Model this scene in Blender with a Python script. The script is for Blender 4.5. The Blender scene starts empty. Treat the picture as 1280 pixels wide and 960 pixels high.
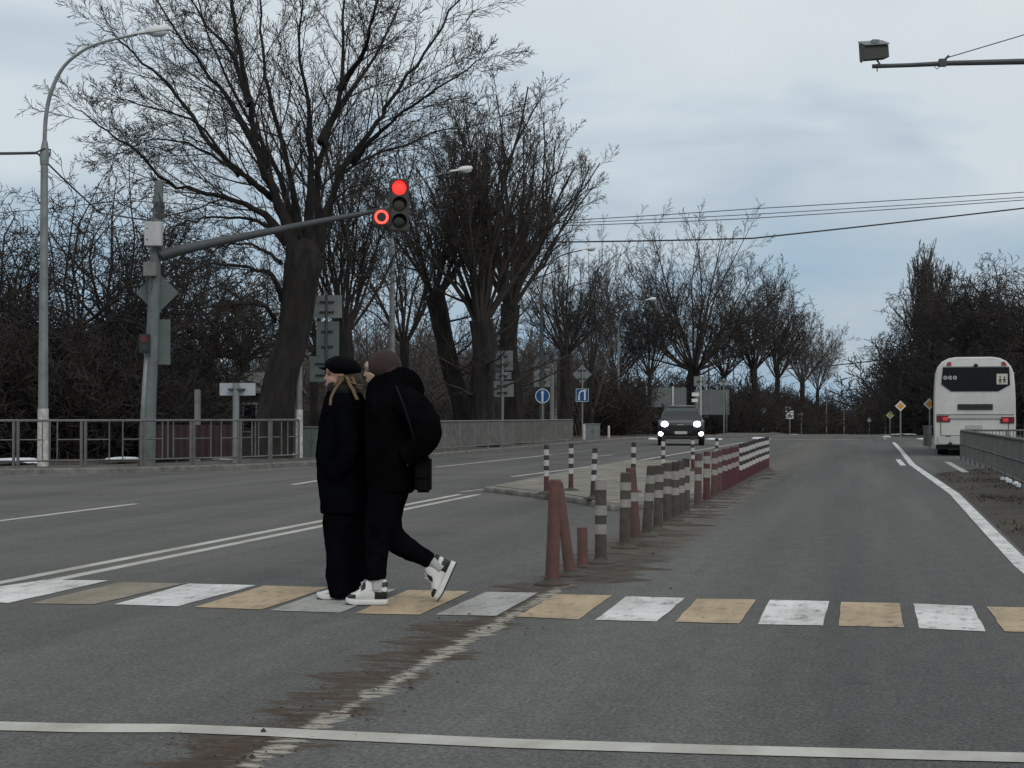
import bpy, bmesh, math, random
import numpy as np
from mathutils import Vector, Matrix

R = math.radians
PI = math.pi
scene = bpy.context.scene
COL = scene.collection

# ------------------------------------------------------------------ camera
FPX = 2200.0                      # focal length in pixels of the 1280 px wide photograph
CAM = Vector((0, 0, 1.25))
YAW = math.atan(440 / FPX)        # the road's vanishing point lies right of the middle
PITCH = math.atan(40 / FPX)
cam_d = bpy.data.cameras.new('camera')
cam = bpy.data.objects.new('camera', cam_d)
COL.objects.link(cam)
cam.location = CAM
cam.rotation_euler = (PI / 2 + PITCH, 0, YAW)
cam_d.sensor_width = 36.0
cam_d.lens = FPX / 1280 * 36.0
cam_d.clip_end = 6000
cam_d.clip_start = 0.1
scene.camera = cam

# ------------------------------------------------------------------ world and sun (overcast)
SUN_EL, SUN_ROT = R(38), R(150)
world = bpy.data.worlds.new("World")
scene.world = world
world.use_nodes = True
wn, wl = world.node_tree.nodes, world.node_tree.links
bg = wn['Background']
bg.inputs['Strength'].default_value = 0.12
sky = wn.new('ShaderNodeTexSky')
sky.sky_type = 'NISHITA'
sky.sun_disc = False
sky.sun_elevation = SUN_EL
sky.sun_rotation = SUN_ROT
sky.air_density = 1.0
sky.dust_density = 2.0
tc = wn.new('ShaderNodeTexCoord')
mp = wn.new('ShaderNodeMapping')
mp.inputs['Scale'].default_value = (2.6, 2.6, 8.0)
wl.new(tc.outputs['Generated'], mp.inputs['Vector'])
nz = wn.new('ShaderNodeTexNoise')
nz.inputs['Scale'].default_value = 1.9
nz.inputs['Detail'].default_value = 4
nz.inputs['Roughness'].default_value = 0.5
nz.inputs['Distortion'].default_value = 0.35
wl.new(mp.outputs[0], nz.inputs['Vector'])
sep = wn.new('ShaderNodeSeparateXYZ')
wl.new(tc.outputs['Generated'], sep.inputs[0])
ma = wn.new('ShaderNodeMath'); ma.operation = 'MULTIPLY_ADD'      # elevation + noise
ma.inputs[1].default_value = 0.34
ma.inputs[2].default_value = -0.17
wl.new(nz.outputs['Fac'], ma.inputs[0])
ad = wn.new('ShaderNodeMath'); ad.operation = 'ADD'
wl.new(ma.outputs[0], ad.inputs[0]); wl.new(sep.outputs['Z'], ad.inputs[1])
cr = wn.new('ShaderNodeValToRGB')
e = cr.color_ramp.elements
e[0].position = 0.0;  e[0].color = (0.245, 0.36, 0.475, 1)
e[1].position = 0.30; e[1].color = (0.60, 0.64, 0.645, 1)
for pos, c in ((0.055, (0.30, 0.405, 0.505, 1)), (0.105, (0.375, 0.45, 0.52, 1)), (0.17, (0.53, 0.585, 0.62, 1)), (0.6, (0.5, 0.53, 0.55, 1))):
    q = e.new(pos); q.color = c
wl.new(ad.outputs[0], cr.inputs['Fac'])
sc8 = wn.new('ShaderNodeVectorMath'); sc8.operation = 'SCALE'
sc8.inputs['Scale'].default_value = 10.1                              # cloud brightness on the sky's own scale
wl.new(cr.outputs['Color'], sc8.inputs[0])
mx = wn.new('ShaderNodeMix'); mx.data_type = 'RGBA'
mx.inputs['Factor'].default_value = 0.90
wl.new(sky.outputs['Color'], mx.inputs['A'])
wl.new(sc8.outputs[0], mx.inputs['B'])
wl.new(mx.outputs['Result'], bg.inputs['Color'])

sun_d = bpy.data.lights.new('sun', 'SUN')
sun_d.energy = 0.9
sun_d.angle = R(25)
sun_d.color = (1.0, 0.965, 0.92)
sun = bpy.data.objects.new('sun', sun_d)
COL.objects.link(sun)
sun.rotation_euler = (PI / 2 - SUN_EL, 0, PI - SUN_ROT)
scene.view_settings.view_transform = 'Standard'
scene.view_settings.look = 'None'
scene.view_settings.exposure = 0.0
scene.view_settings.gamma = 1.0
scene.cycles.max_bounces = 5
scene.cycles.diffuse_bounces = 3
scene.cycles.transparent_max_bounces = 8

# ------------------------------------------------------------------ photograph -> place
F_ = Vector((-math.sin(YAW) * math.cos(PITCH), math.cos(YAW) * math.cos(PITCH), math.sin(PITCH)))
R_ = Vector((math.cos(YAW), math.sin(YAW), 0))
U_ = R_.cross(F_)
def ray(px, py):
    return F_ * FPX + R_ * (px - 640) - U_ * (py - 480)
def G(px, py, z=0.0):                      # point of the ground seen there
    r = ray(px, py)
    return CAM + r * ((z - CAM.z) / r.z)
def A(px, py, p):                          # point where one metre measures p pixels
    return CAM + ray(px, py) / p
def zf(y):                                 # the road goes over a rise and dips beyond it
    return 0.0 if y < 122 else -4.5 * ((y - 122) / 200.0) ** 1.15
def B(px, p):                              # foot of something at that scale
    a = A(px, 500, p)
    return Vector((a.x, a.y, zf(a.y)))
def HZ(px, py, p):                         # height above the ground of a point at that scale
    a = A(px, py, p)
    return a.z - zf(a.y)

# ------------------------------------------------------------------ materials
MATS = {}
def mat(name, col, rough=0.7, var=0.0, scale=8.0, bump=0.0, metal=0.0, bscale=None, col2=None, emit=0.0, spec=0.5, stretch=None, gen=False, ior=None):
    if name in MATS: return MATS[name]
    m = bpy.data.materials.new(name); m.use_nodes = True
    n, l = m.node_tree.nodes, m.node_tree.links
    b = n['Principled BSDF']
    b.inputs['Roughness'].default_value = rough
    b.inputs['Metallic'].default_value = metal
    b.inputs['Specular IOR Level'].default_value = spec
    b.inputs['Base Color'].default_value = (*col, 1)
    if emit:
        b.inputs['Emission Color'].default_value = (*col, 1)
        b.inputs['Emission Strength'].default_value = emit
    if var or col2 or bump:
        t = n.new('ShaderNodeTexCoord')
        mpn = n.new('ShaderNodeMapping')
        if stretch: mpn.inputs['Scale'].default_value = stretch
        l.new(t.outputs['Object'], mpn.inputs['Vector'])
        z = n.new('ShaderNodeTexNoise'); z.inputs['Scale'].default_value = scale; z.inputs['Detail'].default_value = 5; z.inputs['Roughness'].default_value = 0.62
        l.new(mpn.outputs[0], z.inputs['Vector'])
        r = n.new('ShaderNodeValToRGB')
        c2 = col2 if col2 else tuple(c * (1 - var) for c in col)
        c1 = col if col2 else tuple(min(1, c * (1 + var)) for c in col)
        r.color_ramp.elements[0].position = 0.32; r.color_ramp.elements[0].color = (*c2, 1)
        r.color_ramp.elements[1].position = 0.68; r.color_ramp.elements[1].color = (*c1, 1)
        l.new(z.outputs['Fac'], r.inputs['Fac'])
        if var or col2: l.new(r.outputs['Color'], b.inputs['Base Color'])
        if bump:
            z2 = n.new('ShaderNodeTexNoise'); z2.inputs['Scale'].default_value = bscale or scale * 3; z2.inputs['Detail'].default_value = 4
            l.new(mpn.outputs[0], z2.inputs['Vector'])
            bp = n.new('ShaderNodeBump'); bp.inputs['Strength'].default_value = bump; bp.inputs['Distance'].default_value = 0.02
            l.new(z2.outputs['Fac'], bp.inputs['Height']); l.new(bp.outputs[0], b.inputs['Normal'])
    MATS[name] = m
    return m

M_steel = mat('galvanised_steel', (0.20, 0.215, 0.215), 0.55, 0.22, 3.0, metal=0.25, bump=0.05)
M_dsteel = mat('dark_steel', (0.045, 0.048, 0.05), 0.6, 0.3, 6.0)
M_concpole = mat('weathered_concrete', (0.17, 0.17, 0.162), 0.9, 0.25, 4.0, bump=0.2)
M_whitewash = mat('whitewash', (0.62, 0.61, 0.58), 0.9, col2=(0.3, 0.29, 0.27), scale=9.0)
M_signback = mat('sign_back_grey', (0.17, 0.185, 0.19), 0.6, 0.15, 3.0)
M_signgreen = mat('sign_back_green', (0.10, 0.125, 0.12), 0.6, 0.15, 3.0)
M_black = mat('black_plastic', (0.012, 0.012, 0.013), 0.5)
M_bark = mat('bark', (0.022, 0.0195, 0.0175), 0.95, col2=(0.0045, 0.004, 0.0035), scale=5.0, bump=0.9, bscale=14, stretch=(1, 1, 0.25))
M_bark2 = mat('bark_dark', (0.030, 0.026, 0.023), 0.95, col2=(0.012, 0.0105, 0.0095), scale=4.0, bump=0.5, stretch=(1, 1, 0.3))
M_twig = mat('twig', (0.040, 0.035, 0.031), 0.95, 0.25, 1.0)
M_twig2 = mat('twig_dark', (0.033, 0.029, 0.026), 0.95, 0.25, 1.0)
M_twig3 = mat('twig_brown', (0.085, 0.074, 0.066), 0.95, 0.35, 0.7)
M_fence = mat('fence_paint_grey', (0.125, 0.125, 0.12), 0.6, 0.3, 4.0)
M_fence2 = mat('fence_paint_pale', (0.16, 0.16, 0.15), 0.6, 0.3, 4.0)
M_lampglass = mat('lamp_glass', (0.62, 0.64, 0.64), 0.25)
M_wire = mat('cable', (0.03, 0.032, 0.035), 0.6)
M_white = mat('white_face', (0.75, 0.75, 0.73), 0.5)
M_snow = mat('old_snow', (0.72, 0.74, 0.77), 0.8, 0.2, 6.0, bump=0.5)

# ------------------------------------------------------------------ mesh helper
class MB:
    def __init__(s): s.v = []; s.f = []; s.m = []
    def add(s, vs, fs, mi=0):
        o = len(s.v); s.v.extend(tuple(p) for p in vs)
        s.f.extend(tuple(i + o for i in f) for f in fs); s.m.extend([mi] * len(fs))
    def box(s, c, sz, mi=0, rot=None, bev=0.0):
        hx, hy, hz = sz[0] / 2, sz[1] / 2, sz[2] / 2
        if bev:
            bm = bmesh.new(); bmesh.ops.create_cube(bm, size=1)
            bmesh.ops.scale(bm, vec=sz, verts=bm.verts)
            bmesh.ops.bevel(bm, geom=bm.edges[:], offset=bev, segments=2, affect='EDGES')
            vs = [v.co.copy() for v in bm.verts]; bm.verts.index_update()
            fs = [[v.index for v in f.verts] for f in bm.faces]; bm.free()
        else:
            vs = [Vector((x, y, z)) for x in (-hx, hx) for y in (-hy, hy) for z in (-hz, hz)]
            fs = [(0, 1, 3, 2), (4, 6, 7, 5), (0, 4, 5, 1), (2, 3, 7, 6), (0, 2, 6, 4), (1, 5, 7, 3)]
        if rot is not None: vs = [rot @ v for v in vs]
        s.add([v + Vector(c) for v in vs], fs, mi)
    def tube(s, pts, rads, n=8, mi=0, cap=True, flat=1.0):
        pts = [Vector(p) for p in pts]
        if not hasattr(rads, '__len__'): rads = [rads] * len(pts)
        vs, fs = [], []
        ref = None
        for i, p in enumerate(pts):
            d = (pts[min(i + 1, len(pts) - 1)] - pts[max(i - 1, 0)])
            if d.length < 1e-9: d = Vector((0, 0, 1))
            d.normalize()
            if ref is None: ref = Vector((1, 0, 0)) if abs(d.x) < 0.8 else Vector((0, 1, 0))
            a = d.cross(ref).normalized(); b = a.cross(d); ref = b
            for k in range(n):
                t = 2 * PI * k / n
                vs.append(p + (a * math.cos(t) * flat + b * math.sin(t)) * rads[i])
        for i in range(len(pts) - 1):
            for k in range(n):
                k2 = (k + 1) % n
                fs.append((i * n + k, i * n + k2, (i + 1) * n + k2, (i + 1) * n + k))
        if cap:
            fs.append(tuple(range(n - 1, -1, -1))); q = (len(pts) - 1) * n
            fs.append(tuple(q + k for k in range(n)))
        s.add(vs, fs, mi)
    def rings(s, rings, mi=0, cap=True):              # rings: lists of equal numbers of points
        n = len(rings[0]); vs = [p for r in rings for p in r]; fs = []
        for i in range(len(rings) - 1):
            for k in range(n):
                k2 = (k + 1) % n
                fs.append((i * n + k, i * n + k2, (i + 1) * n + k2, (i + 1) * n + k))
        if cap:
            fs.append(tuple(range(n - 1, -1, -1))); q = (len(rings) - 1) * n
            fs.append(tuple(q + k for k in range(n)))
        s.add(vs, fs, mi)
    def prism_y(s, poly, y0, y1, mi=0):               # poly in (x,z), facing -y, extruded along y
        n = len(poly)
        vs = [(x, y0, z) for x, z in poly] + [(x, y1, z) for x, z in poly]
        fs = [tuple(range(n)), tuple(range(2 * n - 1, n - 1, -1))]
        fs += [(k, n + k, n + (k + 1) % n, (k + 1) % n) for k in range(n)]
        s.add(vs, fs, mi)
    def prism_z(s, poly, z0, z1, mi=0):
        n = len(poly)
        vs = [(x, y, z0) for x, y in poly] + [(x, y, z1) for x, y in poly]
        fs = [tuple(range(n - 1, -1, -1)), tuple(range(n, 2 * n))]
        fs += [(k, (k + 1) % n, n + (k + 1) % n, n + k) for k in range(n)]
        s.add(vs, fs, mi)
    def disc_y(s, c, r, y0, y1, n=20, mi=0):
        s.prism_y([(c[0] + r * math.cos(2 * PI * k / n), c[1] + r * math.sin(2 * PI * k / n)) for k in range(n)], y0, y1, mi)
    def ball(s, c, r, mi=0, seg=14, ring=9, fn=None):
        if not hasattr(r, '__len__'): r = (r, r, r)
        vs, fs = [], []
        for i in range(ring + 1):
            th = PI * i / ring
            for k in range(seg):
                ph = 2 * PI * k / seg
                d = Vector((math.sin(th) * math.cos(ph), math.sin(th) * math.sin(ph), math.cos(th)))
                q = fn(d) if fn else 1.0
                vs.append(Vector(c) + Vector((d.x * r[0], d.y * r[1], d.z * r[2])) * q)
        for i in range(ring):
            for k in range(seg):
                k2 = (k + 1) % seg
                fs.append((i * seg + k, (i + 1) * seg + k, (i + 1) * seg + k2, i * seg + k2))
        s.add(vs, fs, mi)
    def build(s, name, mats, parent=None, smooth=False, fix=True, auto=None):
        me = bpy.data.meshes.new(name)
        me.from_pydata(s.v, [], s.f)
        for m in (mats if isinstance(mats, (list, tuple)) else [mats]): me.materials.append(m)
        if any(s.m): me.polygons.foreach_set('material_index', s.m)
        if fix and len(s.v) < 60000:
            bm = bmesh.new(); bm.from_mesh(me)
            bmesh.ops.recalc_face_normals(bm, faces=bm.faces)
            if smooth and auto is None: pass
            bm.to_mesh(me); bm.free()
        if smooth: me.polygons.foreach_set('use_smooth', [True] * len(me.polygons))
        me.update()
        o = bpy.data.objects.new(name, me); COL.objects.link(o)
        if parent: o.parent = parent
        if smooth and auto:
            md = o.modifiers.new('split', 'EDGE_SPLIT'); md.split_angle = R(auto)
        return o

def tag(o, label, cat, group=None, kind=None):
    if label: o['label'] = label
    if cat: o['category'] = cat
    if group: o['group'] = group
    if kind: o['kind'] = kind
    return o
def thing(name, label, cat, loc=(0, 0, 0), rz=0.0, group=None):
    o = bpy.data.objects.new(name, None); COL.objects.link(o)
    o.empty_display_size = 0.2
    o.location = loc; o.rotation_euler = (0, 0, rz)
    return tag(o, label, cat, group)
def struct(o):
    o['kind'] = 'structure'; return o
def copy_tree(root, label=None, loc=None, rz=None, sc=None):
    kids = {}
    for o in list(COL.objects):
        if o.parent: kids.setdefault(o.parent.name, []).append(o)
    def cp(o, par):
        c = o.copy(); COL.objects.link(c)
        if par: c.parent = par
        for k in kids.get(o.name, []): cp(k, c)
        return c
    r = cp(root, None)
    if label: r['label'] = label
    if loc is not None: r.location = loc
    if rz is not None: r.rotation_euler = (0, 0, rz)
    if sc is not None: r.scale = sc if hasattr(sc, '__len__') else (sc, sc, sc)
    return r

# ================================================================== GROUND
XL = -2.2                                   # the old centre line and the bollard row
def sheet(name, poly_fn_x0, poly_fn_x1, y0, y1, mats, dz, ny=60, nx=12):
    mb = MB(); vs = []; ys = np.linspace(0, 1, ny + 1) ** 1.6 * (y1 - y0) + y0
    for y in ys:
        a, b = poly_fn_x0(y), poly_fn_x1(y)
        for i in range(nx + 1):
            x = a + (b - a) * i / nx
            vs.append((x, y, zf(y) + dz))
    fs = [(j * (nx + 1) + i, j * (nx + 1) + i + 1, (j + 1) * (nx + 1) + i + 1, (j + 1) * (nx + 1) + i) for j in range(ny) for i in range(nx)]
    mb.add(vs, fs)
    return struct(mb.build(name, mats, fix=False))
def poly_sheet(name, pts, mats, dz, parent=None):       # small marking: ordered outline, follows the ground
    mb = MB(); mb.add([(p[0], p[1], zf(p[1]) + dz) for p in pts], [tuple(range(len(pts)))])
    return struct(mb.build(name, mats, parent))
def strip(mb, line, w, dz, perp=None):
    vs = []
    line = [Vector((p[0], p[1], 0)) for p in line]
    for i, p in enumerate(line):
        d = (line[min(i + 1, len(line) - 1)] - line[max(0, i - 1)]).normalized()
        n = Vector((-d.y, d.x, 0)) * (w / 2)
        for q in (p + n, p - n): vs.append((q.x, q.y, zf(q.y) + dz))
    mb.add(vs, [(2 * i, 2 * i + 1, 2 * i + 3, 2 * i + 2) for i in range(len(line) - 1)])
def dense(a, b, n):
    return [Vector(a).lerp(Vector(b), i / n) for i in range(n + 1)]

# --- soil
M_soil = mat('soil', (0.058, 0.047, 0.037), 0.95, col2=(0.022, 0.018, 0.014), scale=2.2, bump=0.8, bscale=18)
sheet('ground', lambda y: -900, lambda y: 900, -60, 3000, M_soil, -0.008, ny=80, nx=40)

# --- asphalt with wear, stains and the dirt along the centre line
def asphalt_mat():
    m = bpy.data.materials.new('asphalt'); m.use_nodes = True
    n, l = m.node_tree.nodes, m.node_tree.links
    b = n['Principled BSDF']; b.inputs['Roughness'].default_value = 0.92; b.inputs['Specular IOR Level'].default_value = 0.25
    t = n.new('ShaderNodeTexCoord')
    def noise(scale, vec_scale=(1, 1, 1), detail=4, rough=0.6, off=(0, 0, 0)):
        mm = n.new('ShaderNodeMapping'); mm.inputs['Scale'].default_value = vec_scale; mm.inputs['Location'].default_value = off
        l.new(t.outputs['Object'], mm.inputs['Vector'])
        z = n.new('ShaderNodeTexNoise'); z.inputs['Scale'].default_value = scale; z.inputs['Detail'].default_value = detail; z.inputs['Roughness'].default_value = rough
        l.new(mm.outputs[0], z.inputs['Vector']); return z.outputs['Fac']
    def math_(op, a, bb, c=None):
        q = n.new('ShaderNodeMath'); q.operation = op
        for i, v in enumerate((a, bb, c)):
            if v is None: continue
            if isinstance(v, (int, float)): q.inputs[i].default_value = v
            else: l.new(v, q.inputs[i])
        return q.outputs[0]
    def ramp(fac, p0, p1, c0=(0, 0, 0, 1), c1=(1, 1, 1, 1)):
        q = n.new('ShaderNodeValToRGB'); q.color_ramp.elements[0].position = p0; q.color_ramp.elements[1].position = p1
        q.color_ramp.elements[0].color = c0; q.color_ramp.elements[1].color = c1
        l.new(fac, q.inputs['Fac']); return q.outputs['Color']
    def mixc(fac, a, bb, mode='MIX'):
        q = n.new('ShaderNodeMix'); q.data_type = 'RGBA'; q.blend_type = mode
        if isinstance(fac, float): q.inputs['Factor'].default_value = fac
        else: l.new(fac, q.inputs['Factor'])
        for k, v in (('A', a), ('B', bb)):
            if isinstance(v, tuple): q.inputs[k].default_value = v
            else: l.new(v, q.inputs[k])
        return q.outputs['Result']
    def rng(v, a, bb, c=0.0, d=1.0):
        q = n.new('ShaderNodeMapRange'); q.interpolation_type = 'SMOOTHSTEP'
        q.inputs['From Min'].default_value = a; q.inputs['From Max'].default_value = bb; q.inputs['To Min'].default_value = c; q.inputs['To Max'].default_value = d
        l.new(v, q.inputs['Value']); return q.outputs[0]
    sp = n.new('ShaderNodeSeparateXYZ'); l.new(t.outputs['Object'], sp.inputs[0])
    X, Y = sp.outputs['X'], sp.outputs['Y']
    base = ramp(noise(0.6, (1.0, 0.07, 1), 4, 0.55), 0.3, 0.72, (0.080, 0.080, 0.0775, 1), (0.132, 0.131, 0.126, 1))
    # long worn streaks in the direction of travel
    streak = ramp(noise(1.5, (1.0, 0.02, 1), 3), 0.35, 0.68, (0.84, 0.84, 0.85, 1), (1.13, 1.13, 1.12, 1))
    base = mixc(0.8, base, streak, 'MULTIPLY')
    # mid mottling and stone grain
    mott = ramp(noise(8.0, (1, 0.35, 1), 7, 0.78), 0.3, 0.7, (0.74, 0.74, 0.74, 1), (1.24, 1.24, 1.23, 1))
    base = mixc(0.7, base, mott, 'MULTIPLY')
    grain = ramp(noise(52, (1, 0.55, 1), 4, 0.85), 0.3, 0.7, (0.34, 0.34, 0.34, 1), (1.72, 1.72, 1.70, 1))
    base = mixc(0.95, base, grain, 'MULTIPLY')
    pale = ramp(noise(38, (1, 0.7, 1), 2, 0.5, (3, 7, 0)), 0.66, 0.74)
    base = mixc(math_('MULTIPLY', pale, 0.6), base, (0.25, 0.245, 0.23, 1))
    dark = ramp(noise(21, (0.6, 1.2, 1), 3, 0.5, (9, 1, 0)), 0.68, 0.74)
    base = mixc(math_('MULTIPLY', dark, 0.65), base, (0.035, 0.033, 0.031, 1))
    # dusty wash over the opposite carriageway
    dust = math_('MULTIPLY', rng(X, -2.6, -5.0), rng(noise(0.35, (0.35, 1, 1), 3), 0.4, 0.65))
    base = mixc(math_('MULTIPLY', dust, 0.35), base, (0.15, 0.143, 0.125, 1))
    # dirt thrown across the centre line, in ragged sideways streaks
    sw = noise(1.0, (0.9, 2.4, 1), 7, 0.8)
    sw2 = noise(4.0, (0.9, 2.6, 1), 6, 0.78, (5, 2, 0))
    dx = math_('ABSOLUTE', math_('ADD', X, -XL + 0.10), 0)
    width = math_('MULTIPLY_ADD', sw, 1.6, -0.60)
    bolz = rng(Y, 12.6, 14.0)                                  # wider beyond the crosswalk, mostly to the right
    right = math_('MULTIPLY', bolz, math_('MULTIPLY', rng(X, XL - 0.1, XL + 0.1), 0.36))
    width = math_('ADD', width, right)
    d1 = math_('SUBTRACT', width, dx)
    dirt = rng(d1, -0.05, 0.05)
    dirt = math_('MULTIPLY', dirt, rng(sw2, 0.40, 0.50))
    dirtcol = ramp(noise(9, (0.5, 2.5, 1), 4, 0.7, (2, 2, 2)), 0.35, 0.65, (0.026, 0.015, 0.010, 1), (0.085, 0.055, 0.037, 1))
    dirtcol = mixc(rng(Y, 12.8, 24.0, 0.15, 0.9), dirtcol, ramp(noise(4, (0.6, 1.5, 1), 4, 0.7, (2, 2, 2)), 0.3, 0.7, (0.095, 0.085, 0.066, 1), (0.19, 0.175, 0.135, 1)))
    far = rng(Y, 8.0, 60.0, 1.0, 0.7)
    base = mixc(math_('MULTIPLY', dirt, far), base, dirtcol)
    # remains of an old pale line under the dirt
    pw = math_('MULTIPLY_ADD', noise(2.2, (0.4, 2.6, 1), 5, 0.75, (1, 4, 0)), 0.40, -0.150)
    pd = math_('SUBTRACT', pw, math_('ABSOLUTE', math_('ADD', X, -XL - 0.03), 0))
    paint = math_('MULTIPLY', rng(pd, -0.01, 0.02), ramp(noise(9, (0.5, 2.2, 1), 6, 0.8, (7, 7, 0)), 0.46, 0.52))
    paint = math_('MULTIPLY', paint, rng(Y, 13.5, 12.0))
    base = mixc(math_('MULTIPLY', paint, 0.85), base, (0.42, 0.40, 0.34, 1))
    # cracks
    vo = n.new('ShaderNodeTexVoronoi'); vo.feature = 'DISTANCE_TO_EDGE'; vo.inputs['Scale'].default_value = 0.55
    wv = n.new('ShaderNodeTexNoise'); wv.inputs['Scale'].default_value = 1.6; wv.inputs['Detail'].default_value = 5
    l.new(t.outputs['Object'], wv.inputs['Vector'])
    va = n.new('ShaderNodeVectorMath'); va.operation = 'MULTIPLY_ADD'; va.inputs[1].default_value = (0.9, 0.9, 0)
    l.new(wv.outputs['Color'], va.inputs[0]); l.new(t.outputs['Object'], va.inputs[2]); l.new(va.outputs[0], vo.inputs['Vector'])
    crack = math_('MULTIPLY', rng(vo.outputs['Distance'], 0.005, 0.001), rng(noise(0.3, (1, 1, 1), 2, 0.5, (11, 5, 0)), 0.55, 0.62))
    base = mixc(math_('MULTIPLY', crack, 0.3), base, (0.03, 0.03, 0.028, 1))
    l.new(base, b.inputs['Base Color'])
    bp = n.new('ShaderNodeBump'); bp.inputs['Strength'].default_value = 0.55; bp.inputs['Distance'].default_value = 0.006
    l.new(noise(120, (1, 1, 1), 3, 0.7), bp.inputs['Height']); l.new(bp.outputs[0], b.inputs['Normal'])
    return m
M_asph = asphalt_mat()

KERB = [G(-260, 594), G(0, 593), G(160, 591), G(320, 586), G(393, 582), G(553, 570.5), G(748, 553.5)]
KERB = [Vector((p.x, p.y, 0)) for p in KERB]
xk = KERB[-1].x
KERB += [Vector((xk + 0.2, 90, 0)), Vector((-11.2, 97, 0)), Vector((-7.4, 104, 0)), Vector((-6.1, 112, 0)), Vector((-5.9, 140, 0)), Vector((-5.9, 330, 0))]
def kerb_x(y):
    if y <= KERB[0].y: return -70.0
    for a, b in zip(KERB, KERB[1:]):
        if a.y <= y <= b.y: return a.x + (b.x - a.x) * (y - a.y) / max(1e-6, b.y - a.y)
    return KERB[-1].x
EDGE = [Vector((1.42, 2, 0)), Vector((1.42, 8, 0))] + [G(x, y) for x, y in ((1280, 708), (1240, 667), (1193, 617.5), (1160, 594.5), (1140, 580.5), (1127, 564), (1117, 553))]
EDGE = [Vector((p.x, p.y, 0)) for p in EDGE]
def edge_x(y):
    for a, b in zip(EDGE, EDGE[1:]):
        if a.y <= y <= b.y: return a.x + (b.x - a.x) * (y - a.y) / max(1e-6, b.y - a.y)
    return EDGE[-1].x if y > 10 else EDGE[0].x
def right_x(y):                            # asphalt's right border, with the bus bay
    if y < 39: return edge_x(y) + 0.12
    if y < 50: return edge_x(y) + 0.12 + (y - 39) / 11 * 3.6
    if y < 95: return 5.6
    if y < 108: return 5.6 - (y - 95) / 13 * 4.2
    return 1.4
sheet('road', kerb_x, right_x, -8, 330, M_asph, 0.0, ny=150, nx=16)

# --- kerb and far pavement
M_kerb = mat('kerb_concrete', (0.15, 0.145, 0.132), 0.9, 0.35, 5.0, bump=0.3)
M_walk = mat('old_pavement', (0.115, 0.11, 0.10), 0.95, col2=(0.05, 0.045, 0.038), scale=1.6, bump=0.5)
def dense_line(L, step=2.0):
    out = []
    for a, b in zip(L, L[1:]):
        k = max(1, int((b - a).length / step)); out += [a.lerp(b, i / k) for i in range(k)]
    return out + [L[-1]]
KD = dense_line([p for p in KERB if p.y < 200])
mb = MB()
vs = []
for i, p in enumerate(KD):
    d = (KD[min(i + 1, len(KD) - 1)] - KD[max(0, i - 1)]).normalized(); nn = Vector((-d.y, d.x, 0))
    z = zf(p.y)
    for off, h in ((0, -0.02), (0.0, 0.09), (0.03, 0.12), (0.15, 0.12), (0.152, -0.02)):
        q = p + nn * off; vs.append((q.x, q.y, z + h))
fs = [(i * 5 + k, i * 5 + k + 1, (i + 1) * 5 + k + 1, (i + 1) * 5 + k) for i in range(len(KD) - 1) for k in range(4)]
mb.add(vs, fs); struct(mb.build('kerb', M_kerb))
mb = MB(); vs = []
for i, p in enumerate(KD):
    d = (KD[min(i + 1, len(KD) - 1)] - KD[max(0, i - 1)]).normalized(); nn = Vector((-d.y, d.x, 0))
    for off in (0.15, 1.6, 3.2):
        q = p + nn * off; vs.append((q.x, q.y, zf(q.y) + 0.085 + 0.01 * math.sin(i * 1.7 + off)))
mb.add(vs, [(i * 3 + k, i * 3 + k + 1, (i + 1) * 3 + k + 1, (i + 1) * 3 + k) for i in range(len(KD) - 1) for k in range(2)])
struct(mb.build('pavement', M_walk))

# --- painted markings
def paint_mat(name, col, worn, wear, sc=7.0):
    m = bpy.data.materials.new(name); m.use_nodes = True
    n, l = m.node_tree.nodes, m.node_tree.links
    b = n['Principled BSDF']; b.inputs['Roughness'].default_value = 0.75
    t = n.new('ShaderNodeTexCoord')
    mm = n.new('ShaderNodeMapping'); mm.inputs['Scale'].default_value = (1, 0.45, 1); l.new(t.outputs['Object'], mm.inputs['Vector'])
    z = n.new('ShaderNodeTexNoise'); z.inputs['Scale'].default_value = sc; z.inputs['Detail'].default_value = 8; z.inputs['Roughness'].default_value = 0.82
    l.new(mm.outputs[0], z.inputs['Vector'])
    r = n.new('ShaderNodeValToRGB'); r.color_ramp.elements[0].position = wear; r.color_ramp.elements[1].position = wear + 0.14
    r.color_ramp.elements[0].color = (*worn, 1); r.color_ramp.elements[1].color = (*col, 1)
    l.new(z.outputs['Fac'], r.inputs['Fac'])
    z2 = n.new('ShaderNodeTexNoise'); z2.inputs['Scale'].default_value = 2.3; z2.inputs['Detail'].default_value = 6; z2.inputs['Roughness'].default_value = 0.65
    l.new(mm.outputs[0], z2.inputs['Vector'])
    r2 = n.new('ShaderNodeValToRGB'); r2.color_ramp.elements[0].position = 0.35; r2.color_ramp.elements[1].position = 0.62
    r2.color_ramp.elements[0].color = (0.66, 0.64, 0.60, 1); r2.color_ramp.elements[1].color = (1, 1, 1, 1)
    l.new(z2.outputs['Fac'], r2.inputs['Fac'])
    mu = n.new('ShaderNodeMix'); mu.data_type = 'RGBA'; mu.blend_type = 'MULTIPLY'; mu.inputs['Factor'].default_value = 1
    l.new(r.outputs['Color'], mu.inputs['A']); l.new(r2.outputs['Color'], mu.inputs['B'])
    l.new(mu.outputs['Result'], b.inputs['Base Color'])
    z3 = n.new('ShaderNodeTexNoise'); z3.inputs['Scale'].default_value = 90; l.new(t.outputs['Object'], z3.inputs['Vector'])
    bp = n.new('ShaderNodeBump'); bp.inputs['Strength'].default_value = 0.3; bp.inputs['Distance'].default_value = 0.004
    l.new(z3.outputs['Fac'], bp.inputs['Height']); l.new(bp.outputs[0], b.inputs['Normal'])
    return m
ASW = (0.145, 0.14, 0.13)
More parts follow.
